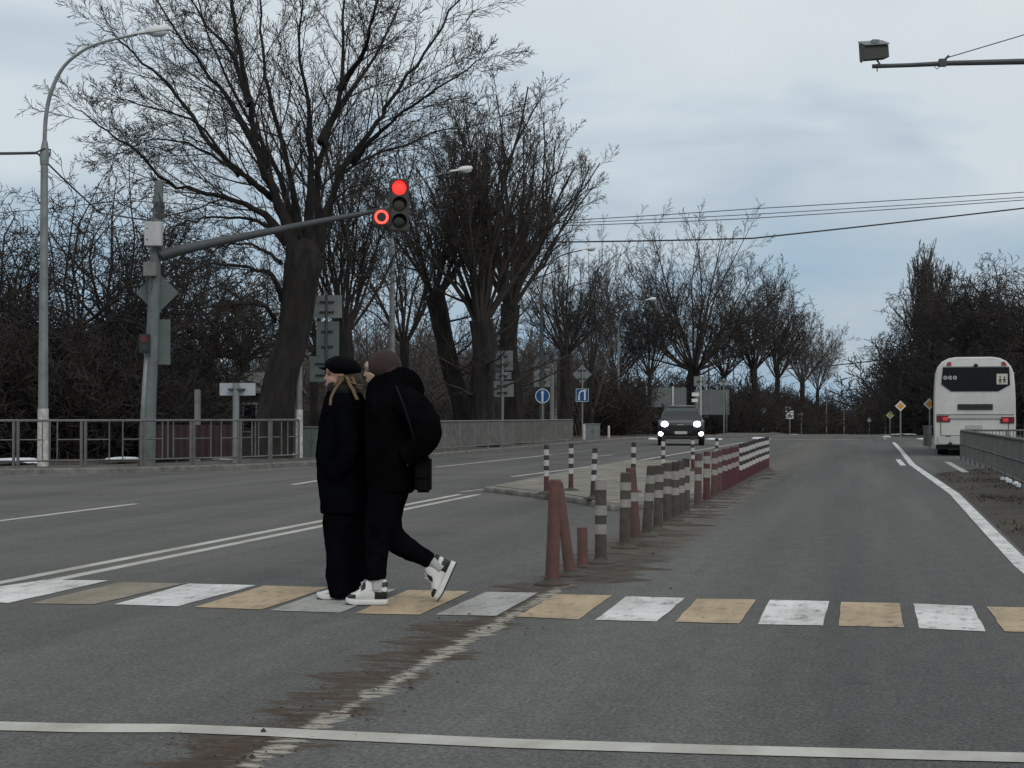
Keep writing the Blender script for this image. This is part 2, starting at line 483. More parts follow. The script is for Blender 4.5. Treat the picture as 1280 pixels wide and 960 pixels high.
P_white = paint_mat('road_paint_white', (0.72, 0.725, 0.715), ASW, 0.34, 9.0)
P_yellow = paint_mat('road_paint_yellow', (0.49, 0.375, 0.235), ASW, 0.34, 9.0)
P_wornw = paint_mat('road_paint_worn_white', (0.42, 0.42, 0.40), ASW, 0.34)
P_worny = paint_mat('road_paint_worn_yellow', (0.27, 0.235, 0.17), ASW, 0.36)
P_line = paint_mat('line_paint', (0.52, 0.51, 0.465), ASW, 0.26, 5.0)
P_linew = paint_mat('line_paint_worn', (0.34, 0.335, 0.31), ASW, 0.38, 4.0)
def c7(x, y): return (x / 2, 700 + y / 2)
def c8(x, y): return (640 + x / 2, 700 + y / 2)
stripes = [
    (P_white, c7(-170, 92), c7(20, 109), c7(272, 52), c7(110, 51)), (P_worny, c7(75, 110), c7(235, 112), c7(460, 60), c7(300, 56)),
    (P_white, c7(285, 112), c7(445, 117), c7(640, 64), c7(472, 60)), (P_yellow, c7(485, 119), c7(655, 125), c7(822, 69), c7(660, 65)),
    (P_wornw, c7(675, 127), c7(850, 133), c7(990, 74), c7(835, 70)), (P_yellow, c7(885, 135), c7(1050, 138), c7(1175, 79), c7(1020, 76)),
    (P_wornw, c7(1088, 138), c7(1240, 141), c7(1345, 83), c7(1215, 81)), (P_yellow, c8(12, 143), c8(165, 150), c8(250, 90), c8(110, 86)),
    (P_white, c8(208, 151), c8(362, 155), c8(432, 96), c8(285, 92)), (P_yellow, c8(407, 156), c8(567, 160), c8(610, 100), c8(463, 98)),
    (P_white, c8(615, 162), c8(778, 165), c8(793, 104), c8(645, 101)), (P_yellow, c8(817, 166), c8(981, 170), c8(968, 109), c8(823, 106)),
    (P_white, c8(1018, 172), c8(1184, 180), c8(1150, 116), c8(1003, 110)), (P_yellow, c8(1232, 180), c8(1400, 184), c8(1330, 121), c8(1186, 118)),
    (P_white, c8(1440, 185), c8(1600, 190), c8(1510, 125), c8(1365, 122))]
rs = random.Random(4)
for i, (m, a, b, c, d) in enumerate(stripes):
    q = [G(*a), G(*b), G(*c), G(*d)]
    pts = []
    for k in range(4):
        u, v = q[k], q[(k + 1) % 4]
        for j in range(6):
            w = u.lerp(v, j / 6); s = 0.005 if j else 0.0
            pts.append((w.x + rs.uniform(-s, s), w.y + rs.uniform(-s, s)))
    poly_sheet('crosswalk_stripe', pts, m, 0.004)
# stop line, near edge of the picture, with its kink
mb = MB()
sl = [(-420, 888, 897), (0, 903, 914), (100, 905.5, 916.5), (215, 906, 916.5), (330, 910.5, 921), (420, 914.5, 926), (640, 924.5, 936), (900, 932.5, 944), (1280, 942, 954), (1560, 950, 962)]
vs = []
for x, a, b in sl: vs += [tuple(G(x, a) + Vector((0, 0, .004))), tuple(G(x, b) + Vector((0, 0, .004)))]
mb.add(vs, [(2 * i, 2 * i + 1, 2 * i + 3, 2 * i + 2) for i in range(len(sl) - 1)])
struct(mb.build('stop_line', P_line))
# right edge line
mb = MB(); strip(mb, dense_line(EDGE, 1.0), 0.155, 0.004); struct(mb.build('edge_line', P_white))
mb = MB(); strip(mb, [Vector((1.1, 96, 0)), Vector((1.25, 110, 0)), Vector((1.25, 150, 0))], 0.13, 0.004); struct(mb.build('edge_line', P_linew))
# double centre line of the opposite carriageway
for off in (0.0, 0.30):
    mb = MB(); a, b = G(-330, 792), G(575, 618)
    n_ = Vector((off, 0, 0)); strip(mb, dense(Vector((a.x, a.y, 0)) + n_, Vector((b.x, b.y, 0)) + n_, 12), 0.12, 0.002)
    struct(mb.build('centre_line', P_line))
mb = MB(); a, b = G(575, 615.5), G(606, 611.5); strip(mb, [a, b], 0.16, 0.0045); struct(mb.build('centre_line', P_linew))
def lane(a, b, w=0.12, m=None):
    mb = MB(); p, q = G(*a), G(*b); strip(mb, dense(Vector((p.x, p.y, 0)), Vector((q.x, q.y, 0)), 6), w, 0.004)
    struct(mb.build('lane_line', m or P_line))
lane((-150, 670), (170, 630)); lane((366, 606), (400, 600.5), 0.13); lane((545, 584), (690, 568.5), 0.14); lane((700, 567), (742, 563), 0.12, P_linew)
lane((575, 570.3), (632, 568.6), 0.16, P_linew)
lane((640, 596), (806, 574.5), 0.13); lane((806, 574.5), (930, 553), 0.15); lane((745, 570.5), (766, 568.5), .13)
lane((320, 588), (394, 584), 0.12, P_linew); lane((0, 595.5), (320, 588.5), 0.10, P_linew)
lane((1122.5, 574.5), (1129, 582), 0.14, P_white)
lane((1184, 577.5), (1207, 590.5), 0.16)
lane((1060, 541), (1078, 540.5), 0.3, P_linew)
mb = MB()
for x0, x1, y in ((955, 1075, 549.5), (968, 1010, 545.5), (1000, 1060, 543)):
    a, b = G(x0, y), G(x1, y); strip(mb, dense(a, b, 4), 0.8, 0.004)
struct(mb.build('road_patch', P_linew))
# dark sealed patches across the road on the rise
M_seal = mat('sealed_patch', (0.05, 0.05, 0.048), 0.9, 0.3, 3.0)
mb = MB()
for x0, x1, y in ((960, 1110, 551.5), (1000, 1090, 547)):
    a, b = G(x0, y), G(x1, y); strip(mb, dense(a, b, 4), 1.2, 0.003)
struct(mb.build('road_patch', M_seal))

# --- traffic island with pale dusty concrete
M_isl = mat('island_concrete', (0.27, 0.255, 0.21), 0.95, col2=(0.12, 0.11, 0.09), scale=1.8, bump=0.3)
M_islk = mat('island_kerb', (0.23, 0.22, 0.19), 0.95, col2=(0.09, 0.085, 0.07), scale=3.5, bump=0.4)
near = [G(605, 614.5), G(640, 619), G(700, 626), G(740, 632.5), G(764, 639)]
isl = [(p.x, p.y) for p in near] + [(XL - 0.25, near[-1].y + 1.3), (XL - 0.2, 34), (XL - 0.25, 46)] + [(-6.15, 46.5), (-6.2, 38)]
ISL_Z = 0.08
mb = MB(); mb.prism_z(isl, -0.01, ISL_Z)
c = (sum(p[0] for p in isl) / len(isl), sum(p[1] for p in isl) / len(isl))
inner = []
for x, y in isl:
    d = Vector((c[0] - x, c[1] - y)); L = d.length; d.normalize(); inner.append((x + d.x * 0.22, y + d.y * 0.35))
o1 = struct(mb.build('island_kerb', M_islk))
md = o1.modifiers.new('bevel', 'BEVEL'); md.width = 0.025; md.segments = 2
mb = MB(); mb.prism_z(inner, 0.05, ISL_Z + 0.012)
struct(mb.build('traffic_island', M_isl))

# --- dirt clods and grit along the centre line
rd = random.Random(8)
mb = MB()
M_clod = mat('clod', (0.035, 0.026, 0.019), 0.95, 0.4, 20)
for i in range(900):
    y = 5.6 + (rd.random() ** 1.4) * 26
    if 11.0 < y < 13.4 and rd.random() < 0.85: continue
    x = XL + rd.gauss(0, 0.22 if y < 12 else 0.3) + (0.15 if y > 13 else 0)
    r = rd.uniform(0.002, 0.007) * (2.6 if rd.random() < 0.03 else 1)
    c0 = Vector((x, y, r * 0.4)); vs = []
    for dv in ((1, 0, 0), (0, 1, 0), (-1, 0, 0), (0, -1, 0), (0, 0, 0.7)):
        vs.append(c0 + Vector(dv) * r * rd.uniform(0.7, 1.4))
    mb.add(vs, [(0, 1, 4), (1, 2, 4), (2, 3, 4), (3, 0, 4)])
for i in range(260):
    x, y = rd.uniform(-5, 1.3), rd.uniform(5.6, 16)
    r = rd.uniform(0.0015, 0.0045); c0 = Vector((x, y, r * 0.4))
    mb.add([c0 + Vector(dv) * r for dv in ((1, 0, 0), (0, 1, 0), (-1, 0, 0), (0, -1, 0), (0, 0, 0.7))], [(0, 1, 4), (1, 2, 4), (2, 3, 4), (3, 0, 4)])
tag(mb.build('road_grit', M_clod), 'brown clods of dirt and grit along the worn centre line', 'dirt', kind='stuff')
# low banks of dirt at the bollard feet
def heap(mb, x, y, rx, ry, h, seed):
    q = random.Random(seed); n = 18; vs = []
    for ringi, (k, hh) in enumerate(((1.0, -0.004), (0.72, 0.35), (0.38, 0.8), (0.0, 1.0))):
        for j in range(n):
            t = 2 * PI * j / n; w = 1 + 0.28 * math.sin(3 * t + seed) + q.uniform(-0.16, 0.16)
            vs.append((x + math.cos(t) * rx * k * w, y + math.sin(t) * ry * k * w, max(-0.004, h * hh * q.uniform(0.8, 1.1)) if hh > 0 else hh))
    mb.add(vs, [(r * n + j, r * n + (j + 1) % n, (r + 1) * n + (j + 1) % n, (r + 1) * n + j) for r in range(3) for j in range(n)])
mb = MB()
for i in range(34):
    y = 13.35 + i * 0.82 + rd.uniform(-.2, .2)
    heap(mb, XL + rd.uniform(-0.05, 0.28), y, rd.uniform(0.15, 0.38), rd.uniform(0.1, 0.26), rd.uniform(0.010, 0.03), i)
M_heap = mat('dirt_bank', (0.080, 0.066, 0.050), 0.98, col2=(0.035, 0.027, 0.020), scale=7, bump=0.6)
tag(mb.build('road_dirt', M_heap, smooth=True), 'low banks of brown dirt swept round the bollard feet', 'dirt', kind='stuff')
# snow remnants
def snow_patch(mb, px0, px1, py, thick, seed, z=0.1):
    q = random.Random(seed)
    a, b = G(px0, py), G(px1, py)
    w = (b - a).length / 2; c0 = (a + b) / 2
    n = 26; vs = []; d = (b - a).normalized(); nn = Vector((-d.y, d.x, 0))
    for k, hh in ((1.0, 0), (0.8, 0.7), (0.4, 1.0), (0.02, 1.1)):
        for j in range(n):
            t = 2 * PI * j / n; ww = 1 + 0.3 * math.sin(2 * t + seed) + q.uniform(-.2, .2)
            p = c0 + d * math.cos(t) * w * k * ww + nn * math.sin(t) * thick * k * ww
            vs.append((p.x, p.y, zf(p.y) + z + hh * 0.06))
    mb.add(vs, [(r * n + j, r * n + (j + 1) % n, (r + 1) * n + (j + 1) % n, (r + 1) * n + j) for r in range(3) for j in range(n)])
mb = MB()
for k, (a, b, y, t) in enumerate(((-20, 28, 581, 1.4), (190, 232, 575.5, 1.6), (222, 262, 573, 1.2), (30, 60, 583, .5), (262, 300, 578, .5), (130, 170, 579, .7), (300, 330, 575, 0.8), (340, 370, 574, .5))):
    snow_patch(mb, a, b, y, t * 1.3, k, 0.10)
for k, (a, b, y, t) in enumerate(((1098, 1118, 541, 2.4), (1118, 1140, 542.5, 2.0), (1105, 1112, 546, .5), (800, 822, 548.5, 1.5), (880, 905, 549, 1.2), (940, 962, 548, 3.0), (985, 1000, 541, 2.0), (1150, 1158, 549, 1.0))):
    snow_patch(mb, a, b, y, t, k + 20, 0.0)
for k, (x, y) in enumerate(((1262, 603), (1270, 606), (1276, 609), (1256, 600))):
    snow_patch(mb, x - 2.5, x + 2.5, y, 0.25, k + 50, 0.0)
tag(mb.build('snow', M_snow, smooth=True), 'thin patches of old snow left on the verges', 'snow', kind='stuff')

# dead grass and litter on the verges
def grass(name, label, spots, seed, m):
    q = random.Random(seed); mb = MB()
    for x, y, z in spots:
        for k in range(5):
            a = q.uniform(0, 6.28); h = q.uniform(.015, .06); w = q.uniform(.004, .010); ln = q.uniform(.02, .12); dx_, dy_ = math.cos(a), math.sin(a)
            bx_, by_ = x + q.gauss(0, .05), y + q.gauss(0, .05)
            mb.add([(bx_ - dy_ * w, by_ + dx_ * w, z), (bx_ + dy_ * w, by_ - dx_ * w, z), (bx_ + dx_ * ln, by_ + dy_ * ln, z + h)], [(0, 1, 2)])
    return tag(mb.build(name, m, fix=False), label, 'grass', kind='stuff')
M_dry = mat('dead_grass', (0.115, 0.098, 0.066), 0.95, col2=(0.045, 0.037, 0.025), scale=1.5)
rg = random.Random(12); sp = []
for i in range(9000):
    y = rg.uniform(17, 60); x = right_x(y) + abs(rg.gauss(0, 1)) * 2.2 + .12
    if math.sin(x * 2.3 + y * .8) + math.sin(y * 1.7 - x) + rg.uniform(-1.2, 1.2) > .7: sp.append((x, y, -.01))
grass('dead_grass', 'patchy dead grass on the brown verge at the right', sp, 5, M_dry)
sp = []
for i in range(9000):
    p_ = KD[rg.randrange(len(KD))]; x = p_.x - 1.0 - abs(rg.gauss(0, 1)) * 5; y = p_.y + rg.uniform(-1, 3)
    if y < 110: sp.append((x, y, .07 if abs(x - p_.x) < 3 else .0))
grass('dead_grass', 'dead grass and leaf litter behind the far kerb on the left', sp, 6, M_dry)
# ================================================================== FENCES
def fence_thing(name, label, pts, H, m, style, group=None, bay=1.5):
    base = pts[0].copy()
    root = thing(name, label, 'fence', base, 0, group)
    # walk
    P = dense_line(pts, 0.05)
    cum = [0.0]
    for a, b in zip(P, P[1:]): cum.append(cum[-1] + (b - a).length)
    L = cum[-1]
    def at(s):
        s = max(0, min(L - 1e-4, s)); i = int(np.searchsorted(cum, s, side='right')) - 1
        i = min(i, len(P) - 2); t = (s - cum[i]) / max(1e-6, cum[i + 1] - cum[i])
        q = P[i].lerp(P[i + 1], t); return q - base
    n = max(1, round(L / bay)); bl = L / n
    post_mesh = None
    for k in range(n + 1):
        offs = (-0.045, 0.045) if style == 'open' and 0 < k < n else (0.0,)
        for of in offs:
            q = at(k * bl + of)
            if post_mesh is None:
                mbp = MB(); mbp.box((0, 0, H / 2 - 0.03), (0.05, 0.05, H + 0.03))
                o = mbp.build('post', m, root); post_mesh = o
            else:
                o = post_mesh.copy(); COL.objects.link(o); o.parent = root
            o.location = q
    for k in range(n):
        s0, s1 = k * bl, (k + 1) * bl
        mbp = MB()
        steps = 2
        if style == 'open':
            e = 0.045
            mbp.tube([at(s0 + e) + Vector((0, 0, 0.17)), at(s1 - e) + Vector((0, 0, 0.17))], 0.02, 4)
            c0 = (s0 + s1) / 2; g = bl * 0.11
            for s in ((c0 - g, c0, c0 + g) if k % 2 else (c0 - g, c0 + g)):
                q = at(s); mbp.box(q + Vector((0, 0, (H + 0.17) / 2)), (0.022, 0.022, H - 0.2))
            for u, v in ((s0 + e, c0 - g), (c0 + g, s1 - e)):
                mbp.tube([at(u) + Vector((0, 0, H * 0.6)), at(v) + Vector((0, 0, H * 0.6))], 0.014, 4)
        else:
            for h in (0.12, H * 0.55 if style == 'mid' else None):
                if h is None: continue
                mbp.tube([at(s0 + .02) + Vector((0, 0, h)), at(s1 - .02) + Vector((0, 0, h))], 0.018, 4)
            nb = int(bl / 0.11)
            for j in range(1, nb):
                q = at(s0 + bl * j / nb); mbp.box(q + Vector((0, 0, (H + 0.12) / 2)), (0.018, 0.018, H - 0.16))
        mbp.build('panel', m, root)
    mbp = MB(); mbp.tube([at(bl * k / 2) + Vector((0, 0, H)) for k in range(2 * n + 1)], 0.028, 6)
    mbp.build('rail', m, root)
    return root
def off_kerb(i_pts, off, z=0.1):
    out = []
    for i, p in enumerate(i_pts):
        d = (i_pts[min(i + 1, len(i_pts) - 1)] - i_pts[max(0, i - 1)]).normalized()
        q = p + Vector((-d.y, d.x, 0)) * off; out.append(Vector((q.x, q.y, z)))
    return out
kp = [G(-60, 594), G(0, 593), G(160, 591), G(320, 586), G(393, 582)]
kp = [Vector((p.x, p.y, 0)) for p in kp]
fence_thing('pedestrian_fence', 'open grey pipe fence with paired posts along the far kerb on the left', off_kerb(kp, 0.45), 1.05, M_fence, 'open', bay=1.35)
kp = [G(470, 576.5), G(553, 570.5), G(650, 562), G(728, 555.3)]
kp = [Vector((p.x, p.y, 0)) for p in kp]
fence_thing('pedestrian_fence', 'grey railing of close upright bars on the far side behind the walkers', off_kerb(kp, 0.45), 0.98, M_fence2, 'bars', bay=2.0)
fy = [G(1330, 640), G(1280, 611), G(1240, 592), G(1202, 575.5)]
fy = [Vector((p.x, p.y, 0.0)) for p in fy]
M_fence3 = mat('fence_paint_dark', (0.085, 0.085, 0.082), 0.6, 0.3, 4.0)
fence_thing('pedestrian_fence', 'dark grey railing at the right edge of the photo, running up to the bus', fy, 0.84, M_fence3, 'mid', bay=2.0)
e0 = Vector((fy[-1].x, fy[-1].y + 0.35, 0))
fence_thing('pedestrian_fence', 'short cross railing closing off the bus bay behind the right-hand railing', [e0, Vector((e0.x + 2.6, e0.y + 1.3, 0))], 0.84, M_fence3, 'mid', bay=1.3)

# ================================================================== BOLLARDS
def bollard_mats():
    d = {}
    d['red'] = mat('bollard_red', (0.072, 0.017, 0.022), 0.6, 0.25, 12)
    d['fade'] = mat('bollard_faded_red', (0.150, 0.060, 0.054), 0.8, col2=(0.075, 0.050, 0.040), scale=14, stretch=(1, 1, .5), bump=.3)
    d['dust'] = mat('bollard_dusty', (0.085, 0.074, 0.062), 0.85, col2=(0.045, 0.034, 0.030), scale=11)
    d['rdust'] = mat('bollard_red_dust', (0.115, 0.055, 0.050), 0.85, col2=(0.070, 0.045, 0.040), scale=11)
    d['white'] = mat('band_white', (0.41, 0.405, 0.39), 0.5, 0.12, 18)
    d['dirty'] = mat('band_dirty', (0.30, 0.285, 0.26), 0.7, col2=(0.22, 0.205, 0.185), scale=16)
    d['dark'] = mat('band_dark', (0.028, 0.020, 0.021), 0.6)
    d['foot'] = mat('bollard_foot', (0.062, 0.052, 0.042), 0.9, 0.35, 10)
    return d
BMT = bollard_mats()
ORD = ['first', 'second', 'third', 'fourth', 'fifth', 'sixth', 'seventh', 'eighth', 'ninth', 'tenth', 'eleventh', 'twelfth', 'thirteenth', 'fourteenth', 'fifteenth', 'sixteenth', 'seventeenth', 'eighteenth', 'nineteenth', 'twentieth', 'twenty-first', 'twenty-second', 'twenty-third', 'twenty-fourth', 'twenty-fifth', 'twenty-sixth', 'twenty-seventh', 'twenty-eighth']
def bollard(loc, H, r, bands, lean=(0, 0), label='', group=None, z=0.0, squash=1.0, foot=True, rb=None):
    """bands: list of (fraction of height from the top, material key)"""
    root = thing('bollard', label, 'bollard', (loc[0], loc[1], z), random.Random(int(loc[0] * 1000 + loc[1] * 77)).uniform(-0.4, 0.4) if lean == (0, 0) else 0, group)
    mb = MB(); n = 18; keys = []
    def mi(k):
        if k not in keys: keys.append(k)
        return keys.index(k)
    rb = rb or r * 1.08
    def ring(t, rr):                       # t: 0 top .. 1 foot
        zz = 0.02 + (H - 0.02) * (1 - t)
        ox, oy = lean[0] * zz, lean[1] * zz
        return [Vector((ox + rr * math.cos(2 * PI * k / n), oy + rr * squash * math.sin(2 * PI * k / n), zz)) for k in range(n)]
    def rad(t): return r + (rb - r) * t
    t = 0.0
    # rounded hollow top
    k0 = mi(bands[0][1])
    mb.rings([ring(0.035, rad(0) * 0.55), ring(0.004, rad(0) * 0.72), ring(0.0, rad(0) * 0.9), ring(0.012, rad(0))], k0, cap=False)
    mb.add(ring(0.035, rad(0) * 0.55), [tuple(range(n))], mi('dark'))
    t = 0.012
    for i, (fr, key) in enumerate(bands):
        t2 = min(1.0, t + fr) if i < len(bands) - 1 else 1.0
        proud = 0.0025 if key in ('white', 'dirty') else 0.0
        segs = 1 if i < len(bands) - 1 else 4
        rs_ = [ring(t + (t2 - t) * s / segs, rad(t + (t2 - t) * s / segs) + proud) for s in range(segs + 1)]
        if proud: rs_ = [ring(t, rad(t))] + rs_ + [ring(t2, rad(t2))]
        mb.rings(rs_, mi(key), cap=False); t = t2
    mb.build('shaft', [BMT[k] for k in keys], root, smooth=True, auto=40)
    if foot:
        mb = MB(); rr = [(0.135, -0.008), (0.132, 0.012), (0.10, 0.024), (rb + 0.012, 0.034), (rb + 0.006, 0.05)]
        mb.rings([[Vector((q * math.cos(2 * PI * k / n), q * math.sin(2 * PI * k / n), zz)) for k in range(n)] for q, zz in rr], 0)
        mb.build('foot', BMT['foot'], root, smooth=True, auto=40)
    return root
def g2(px, py, z=0.0):
    q = G(px, py, z); return (q.x, q.y)
W3 = lambda b, body, w='white': [(0.07, b), (0.13, w), (0.09, b), (0.13, w), (0.09, b), (0.13, w), (0.3, body)]
bollard(g2(690, 731), 0.78, 0.044, [(1, 'fade')], (0.03, 0.0), 'tall faded red bollard without bands at the near end of the row', 'bollards along the centre line', rb=0.054)
bollard(g2(713, 720), 0.735, 0.036, [(1, 'fade')], (-0.125, -0.02), 'faded red bollard leaning left against the tall one', 'bollards along the centre line', rb=0.047)
bollard(g2(728.5, 709), 0.33, 0.043, [(1, 'fade')], (-0.02, 0.02), 'short broken red bollard stump standing among the taller ones', 'bollards along the centre line', foot=False)
bollard(g2(751, 704), 0.715, 0.048, [(0.12, 'dirty'), (0.19, 'dust'), (0.12, 'dirty'), (0.11, 'dust'), (0.12, 'dirty'), (0.3, 'dust')], (0.0, 0.0), 'dusty dark bollard with three pale bands just right of the red stump', 'bollards along the centre line')
row = [  # px of foot, lean, body, style, height
    (781, 0.01, 'dust', 'a', .715), (795, -0.07, 'rdust', 'b', .735), (807.5, 0.08, 'dust', 'c', .735), (821.5, 0.04, 'dust', 'c', .71), (834, 0.0, 'dust', 'c', .71),
    (843.5, 0.01, 'dust', 'd', .70), (850.5, 0.01, 'dust', 'd', .70), (857.5, 0.0, 'dust', 'd', .71), (872, 0.02, 'rdust', 'c', .74), (883, 0.01, 'red', 'e', .74),
    (892.5, 0.02, 'rdust', 'c', .71), (899, 0.0, 'rdust', 'c', .715), (905, 0.03, 'red', 'c', .72), (911, 0.0, 'red', 'c', .71), (916, 0.0, 'red', 'c', .715),
    (920.5, 0.0, 'red', 'c', .71), (926, 0.0, 'red', 'f', .74), (930, 0.0, 'red', 'f', .74), (934, 0.01, 'red', 'f', .74), (938, 0, 'red', 'f', .75), (942, 0, 'red', 'f', .75),
    (946, 0, 'red', 'f', .76), (950, 0.0, 'red', 'f', .76), (953.5, 0, 'red', 'f', .76), (957, 0.01, 'red', 'f', .76), (959.5, 0, 'red', 'f', .76)]
look = {'dust': 'dusty brown', 'rdust': 'dirty maroon', 'red': 'dark red'}
styl = {'a': 'two dirty pale bands', 'b': 'one dirty pale band halfway down', 'c': 'two pale bands near the top', 'd': 'two wide pale bands', 'e': 'a pale top half', 'f': 'three clean white bands'}
for i, (px, ln, body, st, H) in enumerate(row):
    py = 586 + (960 - px) * 0.5540
    bands = {'a': [(0.12, body), (0.11, 'dirty'), (0.12, body), (0.11, 'dirty'), (0.5, body)],
             'b': [(0.33, body), (0.12, 'dirty'), (0.5, body)],
             'c': [(0.13, body if body != 'red' else 'red'), (0.12, 'dirty'), (0.13, body), (0.12, 'dirty'), (0.5, body)],
             'd': [(0.15, 'dark' if i % 2 else body), (0.15, 'dirty'), (0.14, body), (0.13, 'dirty'), (0.4, body)],
             'e': [(0.08, body), (0.15, 'dirty'), (0.1, body), (0.18, 'dirty'), (0.5, body)],
             'f': [(0.10, 'dark'), (0.12, 'white'), (0.10, 'dark'), (0.12, 'white'), (0.10, 'dark'), (0.12, 'white'), (0.4, 'red')]}[st]
    extra = ', leaning left' if ln < -0.04 else (', leaning right' if ln > 0.05 else '')
    bollard(g2(px, py), H, (0.037 if st == 'f' else 0.047) if i > 1 else 0.050, bands, (ln, 0.0 if i % 3 else 0.02),
            '%s bollard, %s%s, %s beyond the stump' % (look[body], styl[st], extra, ORD[i + 1]), 'bollards along the centre line')
isb = [(683, 617, 'red', 0.73, (0.0, 0)), (713.5, 613, 'red', 0.73, (0.01, 0)), (741, 623.5, 'dark', 0.71, (0.045, 0)), (791, 615, 'red', 0.76, (0.02, 0)),
       (829, 598, 'dark', 0.76, (0, 0)), (866, 589, 'red', 0.72, (0, 0)), (896, 590, 'red', 0.70, (0, 0))]
isn = ['red bollard with three white bands nearest the tip of the traffic island', 'red bollard with three white bands, second from the island tip', 'nearly black bollard with three white bands on the island, leaning right',
       'red bollard with white bands on the island behind the maroon leaning one', 'black and white banded bollard on the island in front of the car', 'red and white bollard on the island just under the car',
       'red and white bollard on the island, farthest of those beside the car']
for (px, py, body, H, ln), lb in zip(isb, isn):
    bollard(g2(px, py, ISL_Z + .012), H, 0.036, [(0.09, 'dark'), (0.12, 'white'), (0.10, 'dark'), (0.12, 'white'), (0.10, 'dark'), (0.12, 'white'), (0.5, body)], ln, lb, 'bollards on the traffic island', z=ISL_Z + 0.012)

# ================================================================== TREES
def nrm(v):
    L = math.sqrt(v[0] * v[0] + v[1] * v[1] + v[2] * v[2]) or 1
    return (v[0] / L, v[1] / L, v[2] / L)
class TW:                                   # fast tube collector
    def __init__(s): s.v = []; s.q = []
    def tube(s, pts, rads, n):
        v = s.v; base = len(v); N = len(pts)
        d0 = nrm((pts[-1][0] - pts[0][0], pts[-1][1] - pts[0][1], pts[-1][2] - pts[0][2]))
        ref = (1, 0, 0) if abs(d0[0]) < 0.7 else (0, 1, 0)
        a = nrm((d0[1] * ref[2] - d0[2] * ref[1], d0[2] * ref[0] - d0[0] * ref[2], d0[0] * ref[1] - d0[1] * ref[0]))
        b = (a[1] * d0[2] - a[2] * d0[1], a[2] * d0[0] - a[0] * d0[2], a[0] * d0[1] - a[1] * d0[0])
        for p, r in zip(pts, rads):
            for k in range(n):
                t = 2 * PI * k / n; c, si = math.cos(t) * r, math.sin(t) * r
                v.append((p[0] + a[0] * c + b[0] * si, p[1] + a[1] * c + b[1] * si, p[2] + a[2] * c + b[2] * si))
        for i in range(N - 1):
            for k in range(n):
                k2 = (k + 1) % n
                s.q.append((base + i * n + k, base + i * n + k2, base + (i + 1) * n + k2, base + (i + 1) * n + k))
    def build(s, name, m, parent=None, smooth=True):
        me = bpy.data.meshes.new(name)
        me.from_pydata(s.v, [], s.q); me.materials.append(m)
        if smooth: me.polygons.foreach_set('use_smooth', [True] * len(me.polygons))
        o = bpy.data.objects.new(name, me); COL.objects.link(o)
        if parent: o.parent = parent
        return o
def grow(tw, p, d, L, r, lev, cfg, q):
    """one branch and everything on it"""
    ns = cfg['seg'][lev]; st = L / ns; w = cfg['wig'][lev]; tr = cfg['trop'][lev]
    pts = [p]; rads = [r]; dirs = [d]
    for i in range(ns):
        d = nrm((d[0] + q.gauss(0, w), d[1] + q.gauss(0, w), d[2] + q.gauss(0, w) + tr))
        p = (p[0] + d[0] * st, p[1] + d[1] * st, p[2] + d[2] * st)
        pts.append(p); dirs.append(d); rads.append(max(cfg['rmin'], r * (1 - 0.78 * (i + 1) / ns)))
    tw.tube(pts, rads, cfg['sides'][lev])
    if lev < cfg['max']: side(tw, pts, dirs, rads, L, lev, cfg, q)
def side(tw, pts, dirs, rads, L, lev, cfg, q, t0=None):
    n = cfg['n'][lev]; ph = q.uniform(0, 6.28); N = len(pts) - 1
    t0 = cfg['t0'][lev] if t0 is None else t0
    for k in range(n):
        t = t0 + (1 - t0) * (k + q.random()) / n
        i = min(N - 1, int(t * N)); f = t * N - i
        a, b = pts[i], pts[i + 1]
        p = (a[0] + (b[0] - a[0]) * f, a[1] + (b[1] - a[1]) * f, a[2] + (b[2] - a[2]) * f)
        rr = rads[i] + (rads[i + 1] - rads[i]) * f
        d = dirs[min(i + 1, N)]
        ref = (0, 0, 1) if abs(d[2]) < 0.9 else (1, 0, 0)
        u = nrm((d[1] * ref[2] - d[2] * ref[1], d[2] * ref[0] - d[0] * ref[2], d[0] * ref[1] - d[1] * ref[0]))
        v = (d[1] * u[2] - d[2] * u[1], d[2] * u[0] - d[0] * u[2], d[0] * u[1] - d[1] * u[0])
        ph += 2.4 + q.uniform(-.4, .4)
        an = cfg['ang'][lev] * q.uniform(0.7, 1.3)
        c, s_ = math.cos(an), math.sin(an); cu, cv = math.cos(ph) * s_, math.sin(ph) * s_
        nd = (d[0] * c + u[0] * cu + v[0] * cv, d[1] * c + u[1] * cu + v[1] * cv, d[2] * c + u[2] * cu + v[2] * cv)
        ll = L * cfg['ratio'][lev] * (1.15 - 0.65 * t) * q.uniform(0.65, 1.2)
        grow(tw, p, nd, ll, max(cfg['rmin'], rr * cfg['rr'][lev] * q.uniform(.8, 1.1)), lev + 1, cfg, q)
def smooth_path(pts, rads, sub=3, jit=0.0, q=None):
    P, Q = [], []
    n = len(pts)
    for i in range(n - 1):
        p0, p1, p2, p3 = (Vector(pts[max(0, i - 1)]), Vector(pts[i]), Vector(pts[i + 1]), Vector(pts[min(n - 1, i + 2)]))
        for k in range(sub):
            t = k / sub
            c = 0.5 * ((2 * p1) + (p2 - p0) * t + (2 * p0 - 5 * p1 + 4 * p2 - p3) * t * t + (3 * p1 - p0 - 3 * p2 + p3) * t ** 3)
            if q and jit: c += Vector((q.gauss(0, jit), q.gauss(0, jit), q.gauss(0, jit)))
            P.append(tuple(c)); Q.append(rads[i] + (rads[i + 1] - rads[i]) * t)
    P.append(tuple(pts[-1])); Q.append(rads[-1])
    return P, Q
def dirs_of(P):
    D = []
    for i in range(len(P)):
        a, b = P[max(0, i - 1)], P[min(len(P) - 1, i + 1)]
        D.append(nrm((b[0] - a[0], b[1] - a[1], b[2] - a[2])))
    return D
